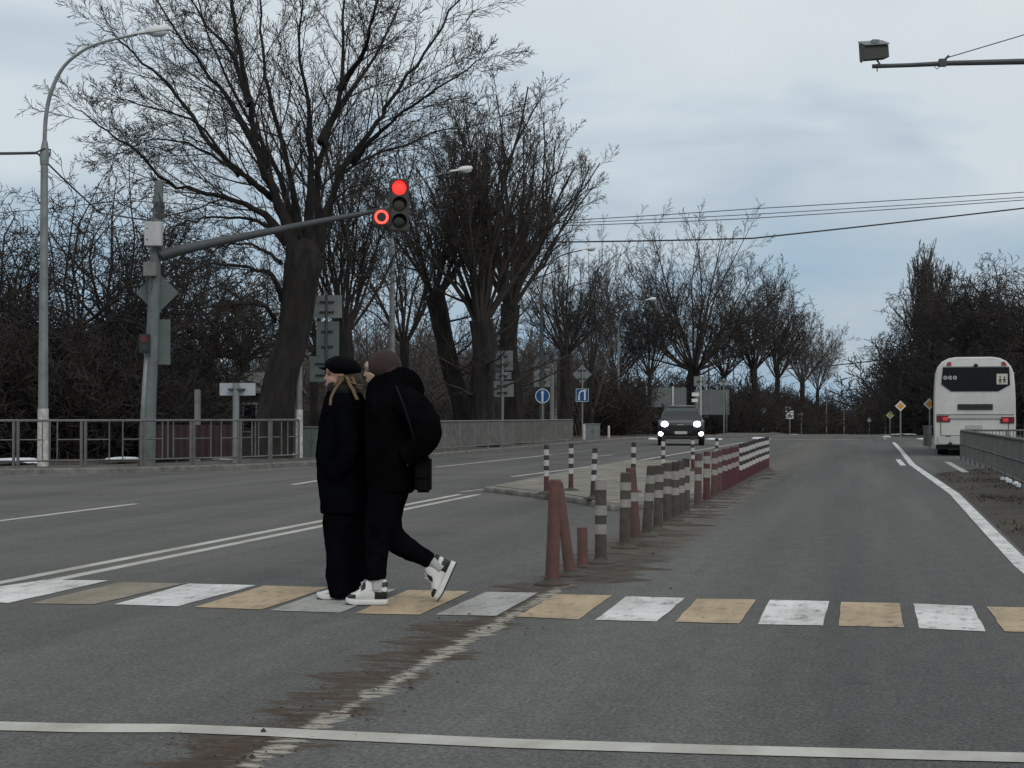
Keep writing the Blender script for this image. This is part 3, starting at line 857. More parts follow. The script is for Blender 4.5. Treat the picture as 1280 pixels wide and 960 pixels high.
def trunk_mesh(root, P, Q, m, seed=0, n=16, flare=0.45, ground=0.0):
    """rough trunk with root flare and ridged bark"""
    P, Q = smooth_path(P, Q, 9)
    n = 54
    mb = MB(); vs = []; q = random.Random(seed); phs = [q.uniform(0, 6) for _ in range(5)]
    D = dirs_of(P); z0 = P[0][2]
    for i, (p, r) in enumerate(zip(P, Q)):
        d = Vector(D[i]); a = d.cross(Vector((0, 1, 0))).normalized(); b = d.cross(a)
        h = p[2] - z0
        for k in range(n):
            t = 2 * PI * k / n
            w = 1 + flare * math.exp(-h / 0.5) * (0.6 + 0.4 * math.sin(4 * t + phs[0])) + 0.06 * math.sin(5 * t + phs[1] + h * 1.3) + 0.07 * math.sin(3 * t - h * 2.1 + phs[2]) + 0.035 * math.sin(13 * t + phs[3] + 1.2 * math.sin(h * 2.3)) + 0.03 * math.sin(21 * t + phs[4] + 1.5 * math.sin(h * 3.7 + 1)) + 0.05 * max(0, math.sin(h * 3.1 + phs[1]) * math.sin(2 * t + phs[3])) + q.uniform(-.022, .022)
            vs.append(Vector(p) + (a * math.cos(t) + b * math.sin(t)) * r * w)
    fs = [(i * n + k, i * n + (k + 1) % n, (i + 1) * n + (k + 1) % n, (i + 1) * n + k) for i in range(len(P) - 1) for k in range(n)]
    fs.append(tuple((len(P) - 1) * n + k for k in range(n)))
    mb.add(vs, fs); return mb
CFG = dict(seg=[6, 5, 4, 2], wig=[0.10, 0.12, 0.14, 0.15], trop=[0.05, 0.04, 0.03, 0.02], rmin=0.006, sides=[5, 4, 3, 3], max=3,
           n=[10, 8, 5], t0=[0.18, 0.15, 0.15], ang=[0.75, 0.7, 0.65], ratio=[0.42, 0.45, 0.5], rr=[0.5, 0.5, 0.6])
def cfg(**k): c = dict(CFG); c.update(k); return c
def limbs_tree(label, group, base, trunk_pts, trunk_r, limbs, p0, c, seed, m=None, mt=None, kind='bare_tree'):
    """trunk_pts and limbs as (px, py, extra depth); p0 is the scale at the foot"""
    q = random.Random(seed)
    root = thing(kind, label, 'tree', base, 0, group)
    W = lambda px, py, dd: A(px, py, FPX / (FPX / p0 + dd)) - base
    T = [W(*t) for t in trunk_pts]
    trunk_mesh(root, T, trunk_r, m or M_bark, seed).build('trunk', m or M_bark, root, smooth=True)
    tl = TW(); tw = TW()
    for pts, r0, r1, lc in limbs:
        P = [W(*t) for t in pts]; n = len(P)
        P, Q = smooth_path(P, [(r0 + (r1 - r0) * (i / (n - 1)) ** .8) * .72 for i in range(n)], 4, 0.03, q)
        Q = [w * (1 + .7 * max(0, 1 - i / 5)) for i, w in enumerate(Q)]
        tl.tube(P, Q, 8)
        L = sum((Vector(P[i + 1]) - Vector(P[i])).length for i in range(len(P) - 1))
        side(tw, P, dirs_of(P), Q, L, 0, {**c, **lc}, q)
    tl.build('limbs', m or M_bark, root); tw.build('crown', mt or M_twig, root)
    return root
# ---- the big tree left of the traffic light
def dz(pts, a, b): n = len(pts); return [(x, y, a + (b - a) * i / (n - 1)) for i, (x, y) in enumerate(pts)]
p1 = 45.0; base1 = B(331, p1)
big = cfg(n=[19, 11, 6], ratio=[0.34, 0.42, 0.5], ang=[0.62, 0.6, 0.55], rmin=0.0062, trop=[0.02, 0.02, 0.02, 0.015], rr=[0.38, 0.45, 0.6], wig=[.08, .09, .10, .12])
L1 = [
    (dz([(372, 325), (358, 282), (342, 240), (325, 197), (312, 131), (299, 66), (288, -10), (280, -60)], 0, -1.5), .26, .03, {}),
    (dz([(358, 300), (330, 268), (299, 254), (255, 240), (211, 227), (167, 188), (124, 157), (84, 128)], 0, -2.0), .15, .015, {}),
    (dz([(362, 290), (342, 249), (277, 197), (233, 131), (189, 87), (150, 50), (120, 30)], 0, 1.0), .15, .015, {}),
    (dz([(330, 210), (290, 131), (255, 87), (211, 26), (180, -30)], -0.5, 2), .12, .02, {}),
    (dz([(392, 320), (398, 271), (395, 236), (404, 184), (426, 109), (430, 44), (436, -40)], 0, 1.0), .24, .03, {}),
    (dz([(398, 310), (410, 262), (430, 210), (461, 166), (491, 122), (531, 66), (574, 0), (590, -20)], 0, -1.5), .17, .015, {}),
    (dz([(380, 310), (366, 240), (345, 150), (330, 80), (325, 0), (322, -50)], 0, 2.5), .15, .02, {}),
    (dz([(386, 300), (388, 220), (385, 130), (375, 60), (378, -30)], 0, -2.5), .16, .02, {}),
    (dz([(398, 290), (430, 215), (496, 184), (561, 162), (622, 153)], 0, 2.0), .09, .012, {}),
    (dz([(352, 372), (340, 345), (321, 336), (277, 332), (245, 336), (218, 352)], 0, -2.5), .12, .015, {}),
    (dz([(345, 400), (330, 383), (290, 381), (250, 388), (211, 420)], 0, -2), .11, .015, {}),
    (dz([(355, 300), (320, 276), (277, 271), (235, 276), (205, 290)], 0, 2), .09, .012, {}),
    (dz([(300, 215), (250, 185), (189, 175), (124, 206)], 0.6, 3), .07, .012, {}),
    (dz([(440, 200), (480, 160), (517, 131), (583, 87), (605, 70)], -0.3, -4), .09, .012, {}),
    (dz([(345, 250), (300, 215), (240, 150), (170, 130), (140, 118)], 0, -4), .09, .012, {}),
    (dz([(402, 180), (440, 110), (480, 50), (510, -20)], 0.3, 3.5), .12, .02, {}),
    (dz([(370, 300), (350, 220), (300, 130), (262, 50), (240, -30)], 0, 4.0), .12, .02, {}),
    (dz([(395, 300), (420, 250), (450, 230), (480, 240), (505, 270)], 0, -2.0), .05, .012, {}),
    (dz([(426, 109), (455, 60), (470, 10), (480, -40)], 0.5, -3), .1, .02, {}),
    (dz([(312, 131), (290, 70), (250, 20), (235, -20)], -0.9, 1), .1, .02, {}),
    (dz([(350, 330), (325, 310), (290, 305), (262, 318), (240, 345)], 0, 1.5), .07, .012, {}),
]
limbs_tree('huge gnarled bare tree with a thick leaning trunk, left of the red traffic light', None, base1,
           [(331, 577, 0), (341, 530, 0), (354, 470, 0), (366, 420, 0), (373, 370, 0), (380, 332, 0), (384, 312, 0), (386, 298, 0)], [.60, .50, .44, .42, .45, .50, .40, .14], L1, p1, big, 11)

# ---- trees grown freely from a trunk
def fan_tree(label, group, px, p, head_y, trunk_r, nst, stem_len, spread, c, seed, lean=0, m=None, mt=None, side_h=0, top_r=0.1, kind='bare_tree', head_x=None, extra_depth=0):
    q = random.Random(seed); base = B(px, p)
    root = thing(kind, label, 'tree', base, 0, group)
    hx = px if head_x is None else head_x
    top = A(hx, head_y, p) - base
    T = [Vector((0, 0, -0.3)), top * 0.33 + Vector((q.uniform(-.1, .1), 0, 0)), top * 0.7 + Vector((q.uniform(-.15, .15), 0, 0)), top]
    trunk_mesh(root, T, [trunk_r, trunk_r * .85, trunk_r * .8, trunk_r * .85], m or M_bark, seed).build('trunk', m or M_bark, root, smooth=True)
    tw = TW()
    nst = int(nst * 1.7); top_r *= .62
    for k in range(nst):
        az = 2 * PI * (k + q.random() * .6) / nst * 1.0 + seed
        el = spread * 1.12 * math.sqrt((k % 5 + q.random()) / 5.0)
        d = nrm((math.cos(az) * math.sin(el), math.sin(az) * math.sin(el), math.cos(el)))
        o = top + Vector((d[0], d[1], 0)) * trunk_r * 0.6 - Vector((0, 0, q.uniform(0, .35) * trunk_r))
        grow(tw, tuple(o), d, stem_len * (1.06 - .28 * (el / max(spread, .3)) ** 2) * q.uniform(0.8, 1.06), top_r * q.uniform(.6, 1.1), 0, c, q)
    for k in range(side_h):
        t = q.uniform(0.35, 0.95); o = top * t
        az = q.uniform(0, 2 * PI); el = q.uniform(0.9, 1.5)
        d = nrm((math.cos(az) * math.sin(el), math.sin(az) * math.sin(el), math.cos(el)))
        grow(tw, tuple(o), d, stem_len * q.uniform(0.3, .5), top_r * .5, 1, c, q)
    tw.build('crown', mt or M_twig, root)
    return root
mid = cfg(n=[11, 7, 4], ratio=[0.36, 0.42, 0.5], ang=[0.55, 0.6, 0.6], trop=[0.035, 0.04, 0.04, 0.03], rmin=0.008, wig=[.11, .12, .14, .16])
fan_tree('bare pollarded tree with many upright stems behind the back-turned road signs', None, 434, 37, 415, .30, 11, 7.6, .55, mid, 21, head_x=430, top_r=.12)
fan_tree('dark bare tree with a leaning trunk, leftmost of the tall group beside the right walker', 'tall trees beyond the railing', 592, 32, 368, .42, 9, 7.0, .62, cfg(**{**mid, 'n': [11, 8, 4]}), 32, head_x=544, side_h=9, top_r=.15)
fan_tree('tall bare tree with the thickest trunk, middle of the group beyond the railing', 'tall trees beyond the railing', 607, 33, 400, .52, 13, 8.4, .50, cfg(**{**mid, 'n': [11, 8, 4]}), 43, head_x=601, side_h=8, top_r=.19)
fan_tree('tall bare tree with a stub beside its fork, rightmost of the group beyond the railing', 'tall trees beyond the railing', 641, 30, 380, .44, 13, 8.6, .55, cfg(**{**mid, 'n': [11, 8, 4]}), 54, head_x=638, side_h=5, top_r=.17)
fan_tree('pollarded bare tree whose head shows over the round blue sign', 'pollarded trees beyond the railing', 708, 23, 440, .33, 16, 6.0, .85, cfg(**{**mid, 'n': [10, 7, 4]}), 65, top_r=.10)
fan_tree('pollarded bare tree with a wide twiggy fan, right of the square blue sign', 'pollarded trees beyond the railing', 768, 15.8, 472, .42, 18, 8.8, .85, cfg(**{**mid, 'n': [10, 7, 4]}), 76, top_r=.11)
big2 = cfg(n=[12, 8, 5], ratio=[0.42, 0.42, 0.5], ang=[0.6, 0.6, 0.55], rmin=0.012, trop=[0.045, 0.03, 0.02, 0.02], wig=[.09, .11, .13, .15])
fan_tree('large spreading bare tree above the dark car, standing against open sky', None, 855, 13.9, 462, .62, 15, 13.2, 1.05, big2, 87, head_x=868, side_h=4, top_r=.26)
far = cfg(trop=[.03, .03, .03, .02], n=[9, 7, 4], ratio=[0.40, 0.42, 0.5], ang=[0.55, 0.6, 0.6], rmin=0.016, sides=[4, 3, 3, 3])
fan_tree('broad bare tree right of the large spreading one over the car', 'far trees along the left verge', 942, 13, 462, .38, 14, 9.4, .8, far, 98, top_r=.14)
fan_tree('bare tree behind the grey billboards, lower than its neighbours', 'far trees along the left verge', 905, 13, 470, .3, 12, 7.0, .8, far, 99, top_r=.12)
fan_tree('rounded pale bare tree closing the left tree line towards the gap', 'far trees along the left verge', 1003, 8.8, 478, .40, 16, 10.5, .75, far, 109, top_r=.14, mt=M_twig3)
fan_tree('small rounded bare tree at the very end of the left tree line', 'far trees along the left verge', 1022, 6.6, 488, .36, 14, 10.5, .75, far, 110, top_r=.12, mt=M_twig3)
fan_tree('pale bare tree just left of the last rounded tree', 'far trees along the left verge', 972, 10.8, 474, .34, 14, 9.8, .6, far, 111, top_r=.13)
fan_tree('slender bare tree between the two pollarded trees', 'trees deep behind the fence', 738, 21, 470, .16, 8, 8.5, .5, cfg(**{**mid, 'n': [8, 6, 4]}), 120, top_r=.09)
fan_tree('slender bare tree left of the large spreading one', 'trees deep behind the fence', 812, 16, 470, .18, 10, 8.0, .6, far, 121, top_r=.10)
fan_tree('bare tree with a leafless fan behind the traffic light', 'trees deep behind the fence', 505, 27, 430, .25, 10, 7.6, .7, cfg(**{**mid, 'n': [9, 7, 4]}), 122, top_r=.12)
fan_tree('bare tree filling the gap between the huge tree and the traffic light', 'trees deep behind the fence', 395, 26, 440, .25, 9, 7.0, .8, cfg(**{**mid, 'n': [9, 7, 4]}), 123, top_r=.12)
# gnarled old trees at the left
gn = cfg(n=[8, 6, 3], ratio=[0.5, 0.5, 0.5], ang=[0.9, 0.95, 0.9], wig=[.24, .26, .28, .25], trop=[.03, .02, .02, .02], rmin=0.010, seg=[7, 5, 4, 3], rr=[.6, .6, .6])
for k, (px, p, hy, r, st, lab) in enumerate((
        (18, 36, 440, .28, 5.2, 'gnarled dark tree at the left edge, left of the tall lamp post'), (92, 38, 425, .32, 5.6, 'gnarled dark tree with twisted branches just right of the tall lamp post'),
        (148, 35, 420, .3, 6.0, 'gnarled dark tree midway between lamp post and gallows pole'), (205, 33, 430, .3, 5.6, 'gnarled dark tree directly behind the gallows pole'),
        (262, 31, 445, .26, 4.8, 'crooked low tree behind the small white back-turned sign'), (305, 29, 450, .24, 4.6, 'crooked low tree just left of the huge tree trunk'),
        (-40, 37, 430, .3, 5.6, 'gnarled dark tree cut off by the left edge of the photo'))):
    fan_tree(lab, 'gnarled trees behind the left fence', px, p, hy, r, 12, st, 1.15, gn, 200 + k, m=M_bark2, mt=M_twig2, top_r=.12, side_h=4, kind='gnarled_tree')
# right-hand side
for k, (px, p, hy, r, st, sp, lab) in enumerate((
        (1205, 19, 435, .35, 5.7, 1.0, 'gnarled black tree rising over the left corner of the bus'), (1243, 20, 432, .36, 5.9, 1.0, 'gnarled black tree rising over the right half of the bus'),
        (1285, 21, 438, .34, 5.9, 1.0, 'gnarled black tree at the right edge behind the bus'), (1165, 17, 450, .3, 6.0, 1.05, 'dark bushy tree under the poplar, behind the yellow sign nearest the bus'),
        (1128, 15, 475, .25, 5.6, 1.2, 'dark spreading tree leaning over the verge at the right of the gap'), (1225, 16, 446, .3, 5.8, 1.0, 'dark tree in the second row behind the bus'))):
    fan_tree(lab, 'gnarled trees behind the bus', px, p, hy, r, 14, st, sp, cfg(**{**gn, 'rmin': .014}), 300 + k, m=M_bark2, mt=M_twig2, top_r=.15, side_h=4, kind='gnarled_tree')
pop = cfg(n=[10, 6, 4], ratio=[0.35, 0.4, 0.5], ang=[0.28, 0.3, 0.35], trop=[.09, .09, .08, .08], rmin=0.014, wig=[.03, .05, .07, .08])
fan_tree('tall narrow poplar, the highest tree on the right', 'narrow poplars', 1155, 14, 470, .35, 16, 10.1, .16, pop, 400, mt=M_twig3, top_r=.12, kind='poplar_tree')
fan_tree('shorter narrow poplar close against the right of the tallest one', 'narrow poplars', 1172, 14, 465, .3, 14, 8.8, .2, pop, 401, mt=M_twig3, top_r=.11, kind='poplar_tree')

# ---- thickets: too many stems to count
def bush_proto(seed, H, n, c, sp=0.7):
    q = random.Random(seed); tw = TW()
    for k in range(n):
        az = q.uniform(0, 6.28); el = sp * math.sqrt(q.random())
        d = nrm((math.cos(az) * math.sin(el), math.sin(az) * math.sin(el), math.cos(el)))
        grow(tw, (math.cos(az) * .25, math.sin(az) * .25, -0.1), d, H * q.uniform(.6, 1), .03 * H / 3, 1, c, q)
    return np.array(tw.v, dtype=np.float32), np.array(tw.q, dtype=np.int32)
def merge(name, protos, places, m, label, cat):
    Vs, Qs, o = [], [], 0
    for (x, y, z, s, a, k) in places:
        v, f = protos[k]
        ca, sa = math.cos(a), math.sin(a)
        w = np.empty_like(v)
        w[:, 0] = (v[:, 0] * ca - v[:, 1] * sa) * s + x; w[:, 1] = (v[:, 0] * sa + v[:, 1] * ca) * s + y; w[:, 2] = v[:, 2] * s + z
        Vs.append(w); Qs.append(f + o); o += len(v)
    V = np.concatenate(Vs); Q = np.concatenate(Qs)
    me = bpy.data.meshes.new(name)
    me.vertices.add(len(V)); me.vertices.foreach_set('co', V.ravel())
    me.loops.add(len(Q) * 4); me.loops.foreach_set('vertex_index', Q.ravel())
    me.polygons.add(len(Q)); me.polygons.foreach_set('loop_start', np.arange(0, len(Q) * 4, 4, dtype=np.int32)); me.polygons.foreach_set('loop_total', np.full(len(Q), 4, dtype=np.int32))
    me.update(calc_edges=True); me.materials.append(m)
    ob = bpy.data.objects.new(name, me); COL.objects.link(ob)
    return tag(ob, label, cat, kind='stuff')
bc = cfg(seg=[4, 5, 3, 2], n=[0, 9, 6], wig=[.15, .16, .2, .2], trop=[0, .03, .02, .02], ang=[.6, .7, .8], ratio=[.4, .42, .5], rmin=.012, sides=[3, 3, 3, 3], t0=[.1, .1, .1], rr=[.5, .5, .6])
protos = [bush_proto(500 + k, 3.2, 15, bc, 0.9) for k in range(4)]
q = random.Random(77)
def clear(px, p):                      # keep the brush off the road and behind the billboards
    lat = (1080 - px) / p
    if lat > 0: return lat >= (18.5 if p > 21 else 8.5) and not (770 < px < 930 and p > 14)
    return -lat >= 4.6
def places(n, fx, fs):
    out = []
    for i in range(n):
        px, p = fx(q)
        for _ in range(60):
            if clear(px, p): break
            px, p = fx(q)
        else: continue
        b_ = B(px, p); out.append((b_.x, b_.y, b_.z, fs(px, p) * q.uniform(.75, 1.2), q.uniform(0, 6.28), q.randrange(4)))
    return out
def hleft(px, p):                      # thicket heights in metres / 3.2, from the photo's outline
    ty = np.interp(px, [-80, 0, 100, 190, 225, 330, 345, 430, 560, 700, 800, 1000, 1060], [400, 405, 400, 415, 478, 490, 490, 480, 470, 465, 470, 478, 500])
    return max(0.35, ((520 - ty) / p + 1.25) / 3.2)
PL = places(120, lambda q: (q.uniform(-90, 200), q.uniform(30, 42)), hleft)
merge('thicket', protos, PL, M_twig2, 'dense dark brush behind the fence at the left edge', 'thicket')
PL = places(34, lambda q: (q.uniform(190, 440), q.uniform(20, 26)), hleft)
merge('thicket', protos, PL, M_twig3, 'brown brush behind the maroon fence and the low house', 'thicket')
PL = places(300, lambda q: (q.uniform(430, 1050), q.uniform(7.0, 19)), lambda px, p: hleft(px, p) * 1.15)
merge('thicket', protos, PL, M_twig2, 'long dark belt of leafless brush behind the railing and billboards', 'thicket')
def hright(px, p):
    ty = np.interp(px, [1085, 1100, 1130, 1200, 1300], [490, 450, 425, 415, 400]); return max(.35, ((520 - ty) / p + 1.25) / 3.2)
PL = places(170, lambda q: (q.uniform(1092, 1340), q.uniform(4.5, 18)), hright)
merge('thicket', protos, PL, M_twig2, 'dark thicket filling the right verge behind the bus', 'thicket')
PL = places(260, lambda q: (q.uniform(940, 1180), q.uniform(4.6, 5.6)), lambda px, p: ((520 - np.interp(px, [940, 1000, 1060, 1100, 1180], [470, 472, 480, 474, 456])) / p + 1.25 + 3.0) / 3.2)
merge('far_woods', protos, PL, M_twig2, 'distant dark woods closing the end of the road', 'woods')
PL = places(160, lambda q: (q.uniform(-120, 1060), q.uniform(5, 10)), lambda px, p: ((520 - np.interp(px, [-100, 200, 230, 340, 500, 1060], [420, 430, 470, 470, 455, 482])) / p + 1.25) / 3.2)
merge('far_woods', protos, PL, M_twig2, 'distant dark woods behind the whole left side', 'woods')
# taller, looser scrub that fills the sky between the trunks
bt = cfg(seg=[4, 7, 5, 3], n=[0, 13, 7], wig=[.15, .12, .16, .2], trop=[0, .03, .03, .02], ang=[.6, .55, .7], ratio=[.4, .36, .45], rmin=.012, sides=[3, 4, 3, 3], t0=[.1, .15, .1], rr=[.5, .45, .6])
tprotos = [bush_proto(600 + k, 7.0, 12, bt, 0.75) for k in range(4)]
def hs(px, p):
    ty = np.interp(px, [190, 300, 430, 560, 660, 800, 900, 1040], [385, 400, 370, 375, 400, 415, 430, 455]); return max(.4, ((520 - ty) / p + 1.25) / 7.0)
PL = places(48, lambda q: (q.uniform(190, 1035), q.uniform(14, 22)), hs)
merge('scrub', tprotos, PL, M_twig3, 'tall loose leafless scrub showing between the big trunks', 'scrub')
PL = places(60, lambda q: (q.uniform(560, 1050), q.uniform(7, 16)), lambda px, p: hleft(px, p) * 1.3)
merge('thicket', protos, PL, M_twig2, 'lower dark undergrowth behind the railing and road signs', 'thicket')

# ================================================================== POLES, LAMPS, SIGNALS
def street_lamp(px, p, top_py, label, painted=False, pole_m=None, arm=2.7, lit_r=0.0):
    base = B(px, p); H = HZ(px, top_py, p) - 0.0        # height of the head
    root = thing('street_lamp', label, 'street lamp', base, YAW, 'street lamps along the left side')
    pm = pole_m or M_steel
    mb = MB(); zc = H * 0.72
    mb.tube([(0, 0, -0.1), (0, 0, 2.0), (0, 0, zc)], [0.125, 0.115, 0.085], 12)
    mb.tube([(0, 0, zc - 0.25), (0, 0, zc), (0.01, 0, zc + 0.3)], [0.10, 0.115, 0.065], 12)
    mb.build('pole', pm, root, smooth=True, auto=40)
    mb = MB(); rise = H - zc
    pts = [(0, 0, zc + .1), (0.03, 0, zc + rise * .30), (0.16, 0, zc + rise * .52), (0.45, 0, zc + rise * .72), (0.95, 0, zc + rise * .86), (1.5, 0, zc + rise * .93), (arm - .55, 0, H - 0.06)]
    P, Q = smooth_path(pts, [.050] * 3 + [.042, .036, .032, .030], 4); mb.tube(P, Q, 8)
    mb.build('arm', pm, root, smooth=True, auto=50)
    mb = MB()
    rr = []
    for x, w, h in ((-.36, .035, .035), (-.32, .06, .05), (-.08, .08, .06), (-.03, .14, .10), (.10, .18, .13), (.30, .17, .12), (.42, .11, .08), (.46, .03, .03)):
        rr.append([Vector((arm - .28 + x, w * math.cos(2 * PI * k / 14), H + x * .14 + h * max(-0.35, math.sin(2 * PI * k / 14)))) for k in range(14)])
    mb.rings(rr); hd = mb.build('lamp_head', mat('lamp_shell', (0.66, 0.67, 0.66), 0.4), root, smooth=True, auto=40)
    mb = MB(); mb.ball((arm - .09, 0, H - 0.0), (.24, .14, .12)); mb.build('lamp_glass', M_lampglass, hd, smooth=True)
    if painted:
        mb = MB(); mb.tube([(0, 0, -.05), (0, 0, 1.42)], [0.131, .1245], 14); mb.build('painted_base', M_whitewash, root, smooth=True, auto=40)
    return root
street_lamp(54, 54, 38, 'tall curved steel street lamp with whitewashed foot at the left edge', True)
street_lamp(490, 35, 212, 'steel street lamp whose pole passes behind the red traffic light')
street_lamp(603, 29.5, 262, 'steel street lamp rising beside the disc sign behind the right walker')
street_lamp(677, 23.7, 311, 'dark street lamp standing right above the round blue sign', pole_m=M_dsteel)
street_lamp(694, 20.5, 351, 'grey street lamp just right of the dark one')
for px, p, ty, lb in ((773, 16.5, 374, 'grey street lamp with its foot left of the dark car'), (811, 13.9, 397, 'street lamp just left of the billboards'),
                      (886, 12.3, 411, 'street lamp in front of the right billboard'), (917, 11.6, 418, 'street lamp right of the small back-turned diamond sign'),
                      (906, 10.3, 429, 'far street lamp behind the billboards'), (934, 8.7, 443, 'far street lamp near the end of the fence line')):
    street_lamp(px, p, ty, lb)
far_l = None
for px, p, lb in ((974, 7.9, 'distant street lamp left of the pedestrian crossing sign'), (986, 7.3, 'distant street lamp behind the pedestrian crossing sign'), (1033, 6.2, 'distant bare pole left of the gap'),
                  (1055, 5.8, 'distant pole in the middle of the gap'), (1077, 5.6, 'distant pole right of the middle of the gap'), (1094, 5.4, 'distant pole at the right of the gap')):
    base = B(px, p)
    H = 10.0 + (0 if px > 1000 else 0.3)
    root = thing('street_lamp' if px < 1000 else 'utility_pole', lb, 'street lamp' if px < 1000 else 'pole', base, YAW, 'distant poles near the end of the road')
    mb = MB(); mb.tube([(0, 0, -.2), (0, 0, H)], [.17, .10], 8); mb.build('pole', M_concpole, root, smooth=True, auto=50)
    if px < 1000:
        mb = MB(); mb.tube([(0, 0, H - .2), (.4, 0, H + .5), (1.6, 0, H + .8)], .05, 5); mb.build('arm', M_concpole, root)
        mb = MB(); mb.ball((2.0, 0, H + .85), (.4, .16, .1)); mb.build('lamp_head', mat('lamp_shell', (0.5, .5, .5)), root, smooth=True)

# concrete and painted posts on the left
def post(px, p, top_py, r, label, m=M_concpole, paint_py=None, name='concrete_post', cat='post', sq=False):
    base = B(px, p); H = HZ(px, top_py, p)
    root = thing(name, label, cat, base, YAW)
    mb = MB()
    if sq: mb.box((0, 0, H / 2), (r * 2, r * 2, H), bev=0.01)
    else: mb.tube([(0, 0, -.1), (0, 0, H)], [r * 1.1, r * .92], 12)
    mb.build('shaft', m, root, smooth=not sq, auto=40)
    if paint_py:
        h = HZ(px, paint_py, p); mb = MB()
        if sq: mb.box((0, 0, h / 2 - .02), (r * 2 + .012, r * 2 + .012, h + .04))
        else: mb.tube([(0, 0, -.06), (0, 0, h)], [r * 1.1 + .006, r * 1.06 + .006], 12)
        mb.build('painted_base', M_whitewash, root, smooth=not sq, auto=40)
    return root
post(247, 46, 487, .075, 'square concrete post with whitewashed foot behind the left fence', sq=True, paint_py=536)
post(374, 45, 452, .09, 'round concrete post with tall whitewashed foot right of the huge tree', paint_py=512)
post(690, 26, 455, .10, 'thick concrete post right of the round blue sign')
post(729.5, 25.5, 530, .09, 'low whitewashed post beside the grey cabinet under the square blue sign', m=M_whitewash)
post(761, 24, 532, .06, 'short white marker post left of the dark car', m=M_whitewash)
post(1012, 9, 528, .1, 'thin distant marker post left of the gap', m=M_concpole)

# --- the gallows with the red light
pg = 54.0
gb = B(185, pg)
root = thing('traffic_gallows', 'tall grey pole with a long arm reaching right to the red traffic light', 'signal pole', gb, YAW)
def lg(px, py, v=0.0, p=pg, x0=185.0, yb=None):
    return Vector(((px - x0) / p, v, (520 + 1.25 * p - py) / p))
mb = MB(); mb.tube([lg(185, 592), lg(187, 500), lg(191, 400), lg(194, 315), lg(198, 226)], [.17, .155, .14, .125, .105], 14)
mb.build('pole', mat('gallows_grey', (0.12, 0.135, 0.135), 0.7, 0.25, 3.0, bump=0.1), root, smooth=True, auto=40)
mb = MB(); mb.tube([lg(177, 592, -.1), lg(181, 500, -.12), lg(186, 420, -.12)], [.06, .06, .05], 8)
mb.build('conduit', M_steel, root, smooth=True)
mb = MB(); mb.tube([lg(203, 319, -.1), lg(225, 313, -.1), lg(270, 303, -.1), lg(330, 291, -.1), (lg(400, 277, -.1)), lg(470, 264, -.1), lg(492, 260, -.1)], [.125, .125, .10, .085, .07, .05, .045], 12)
mb.tube([lg(196, 312, 0), lg(206, 318, -.1)], [.1, .125], 10)
mb.build('arm', mat('arm_grey', (0.06, 0.066, 0.07), 0.6, 0.2, 3), root, smooth=True, auto=40)
mb = MB(); mb.box(lg(194, 293.5, -.25), (.40, .2, .56), bev=.015); o = mb.build('control_box', mat('box_pale', (.42, .43, .42), .6, .12, 5), root)
mb = MB()
for yy in (287, 301): mb.disc_y((lg(187, yy).x, lg(187, yy).z), .016, -.36, -.345)
mb.build('latch', M_black, o)
mb = MB(); mb.box(lg(189, 337, -.17), (.30, .14, .33), bev=.01); mb.build('junction_box', M_concpole, root)
mb = MB(); mb.tube([lg(186, 345, -.2), lg(184, 360, -.24), lg(188, 368, -.24), lg(192, 360, -.22), lg(191, 345, -.2)], .012, 5)
mb.build('cable_loop', M_wire, root)
mb = MB(); mb.tube([lg(198, 240, -.12), lg(203, 255, -.14), lg(200, 275, -.2)], .012, 5); mb.build('cable_loop', M_wire, root)
mb = MB(); mb.tube([lg(196, 255, -.12), lg(187, 268, -.14), lg(192, 280, -.2)], .012, 5); mb.build('cable_loop', M_wire, root)
mb = MB()
for yy in (255, 262, 270): mb.tube([lg(198 - .1, yy + 3), lg(198, yy - 3)], .128, 12)
mb.build('clamp', M_dsteel, root)
# signs bolted to the gallows pole, turned away from us
def plate(mb, kind, c, w, h, th=.02, mi=0):
    x, y, z = c
    if kind == 'rect': mb.box((x, y, z), (w, th, h), mi)
    elif kind == 'disc': mb.disc_y((x, z), w / 2, y - th / 2, y + th / 2, 28, mi)
    elif kind == 'diamond': mb.prism_y([(x + w / 2, z), (x, z + h / 2), (x - w / 2, z), (x, z - h / 2)], y - th / 2, y + th / 2, mi)
    elif kind == 'tri': mb.prism_y([(x - w / 2, z - h / 2), (x + w / 2, z - h / 2), (x, z + h / 2)], y - th / 2, y + th / 2, mi)
    elif kind == 'trid': mb.prism_y([(x - w / 2, z + h / 2), (x, z - h / 2), (x + w / 2, z + h / 2)], y - th / 2, y + th / 2, mi)
mb = MB(); plate(mb, 'diamond', lg(194, 365, .2), 1.0, 1.0); mb.build('diamond_panel', M_signgreen, root)
mb = MB(); plate(mb, 'rect', lg(202.5, 427, .2), .30, 1.05); mb.build('dark_panel', M_signgreen, root)
t = thing('pedestrian_signal', 'small dark pedestrian signal with dim red lamp on the gallows pole', 'pedestrian signal', gb + Matrix.Rotation(YAW, 3, 'Z') @ lg(184, 430, -.3), YAW)
mb = MB(); mb.box((0, 0, 0), (.24, .16, .44), bev=.01); mb.build('housing', M_black, t)
mb = MB(); mb.disc_y((0, .1), .08, -.092, -.081); mb.build('red_lens', mat('dim_red', (.10, .012, .012), .4), t)
mb = MB(); mb.disc_y((0, -.1), .08, -.092, -.081); mb.build('green_lens', mat('dim_green', (.01, .03, .02), .4), t)

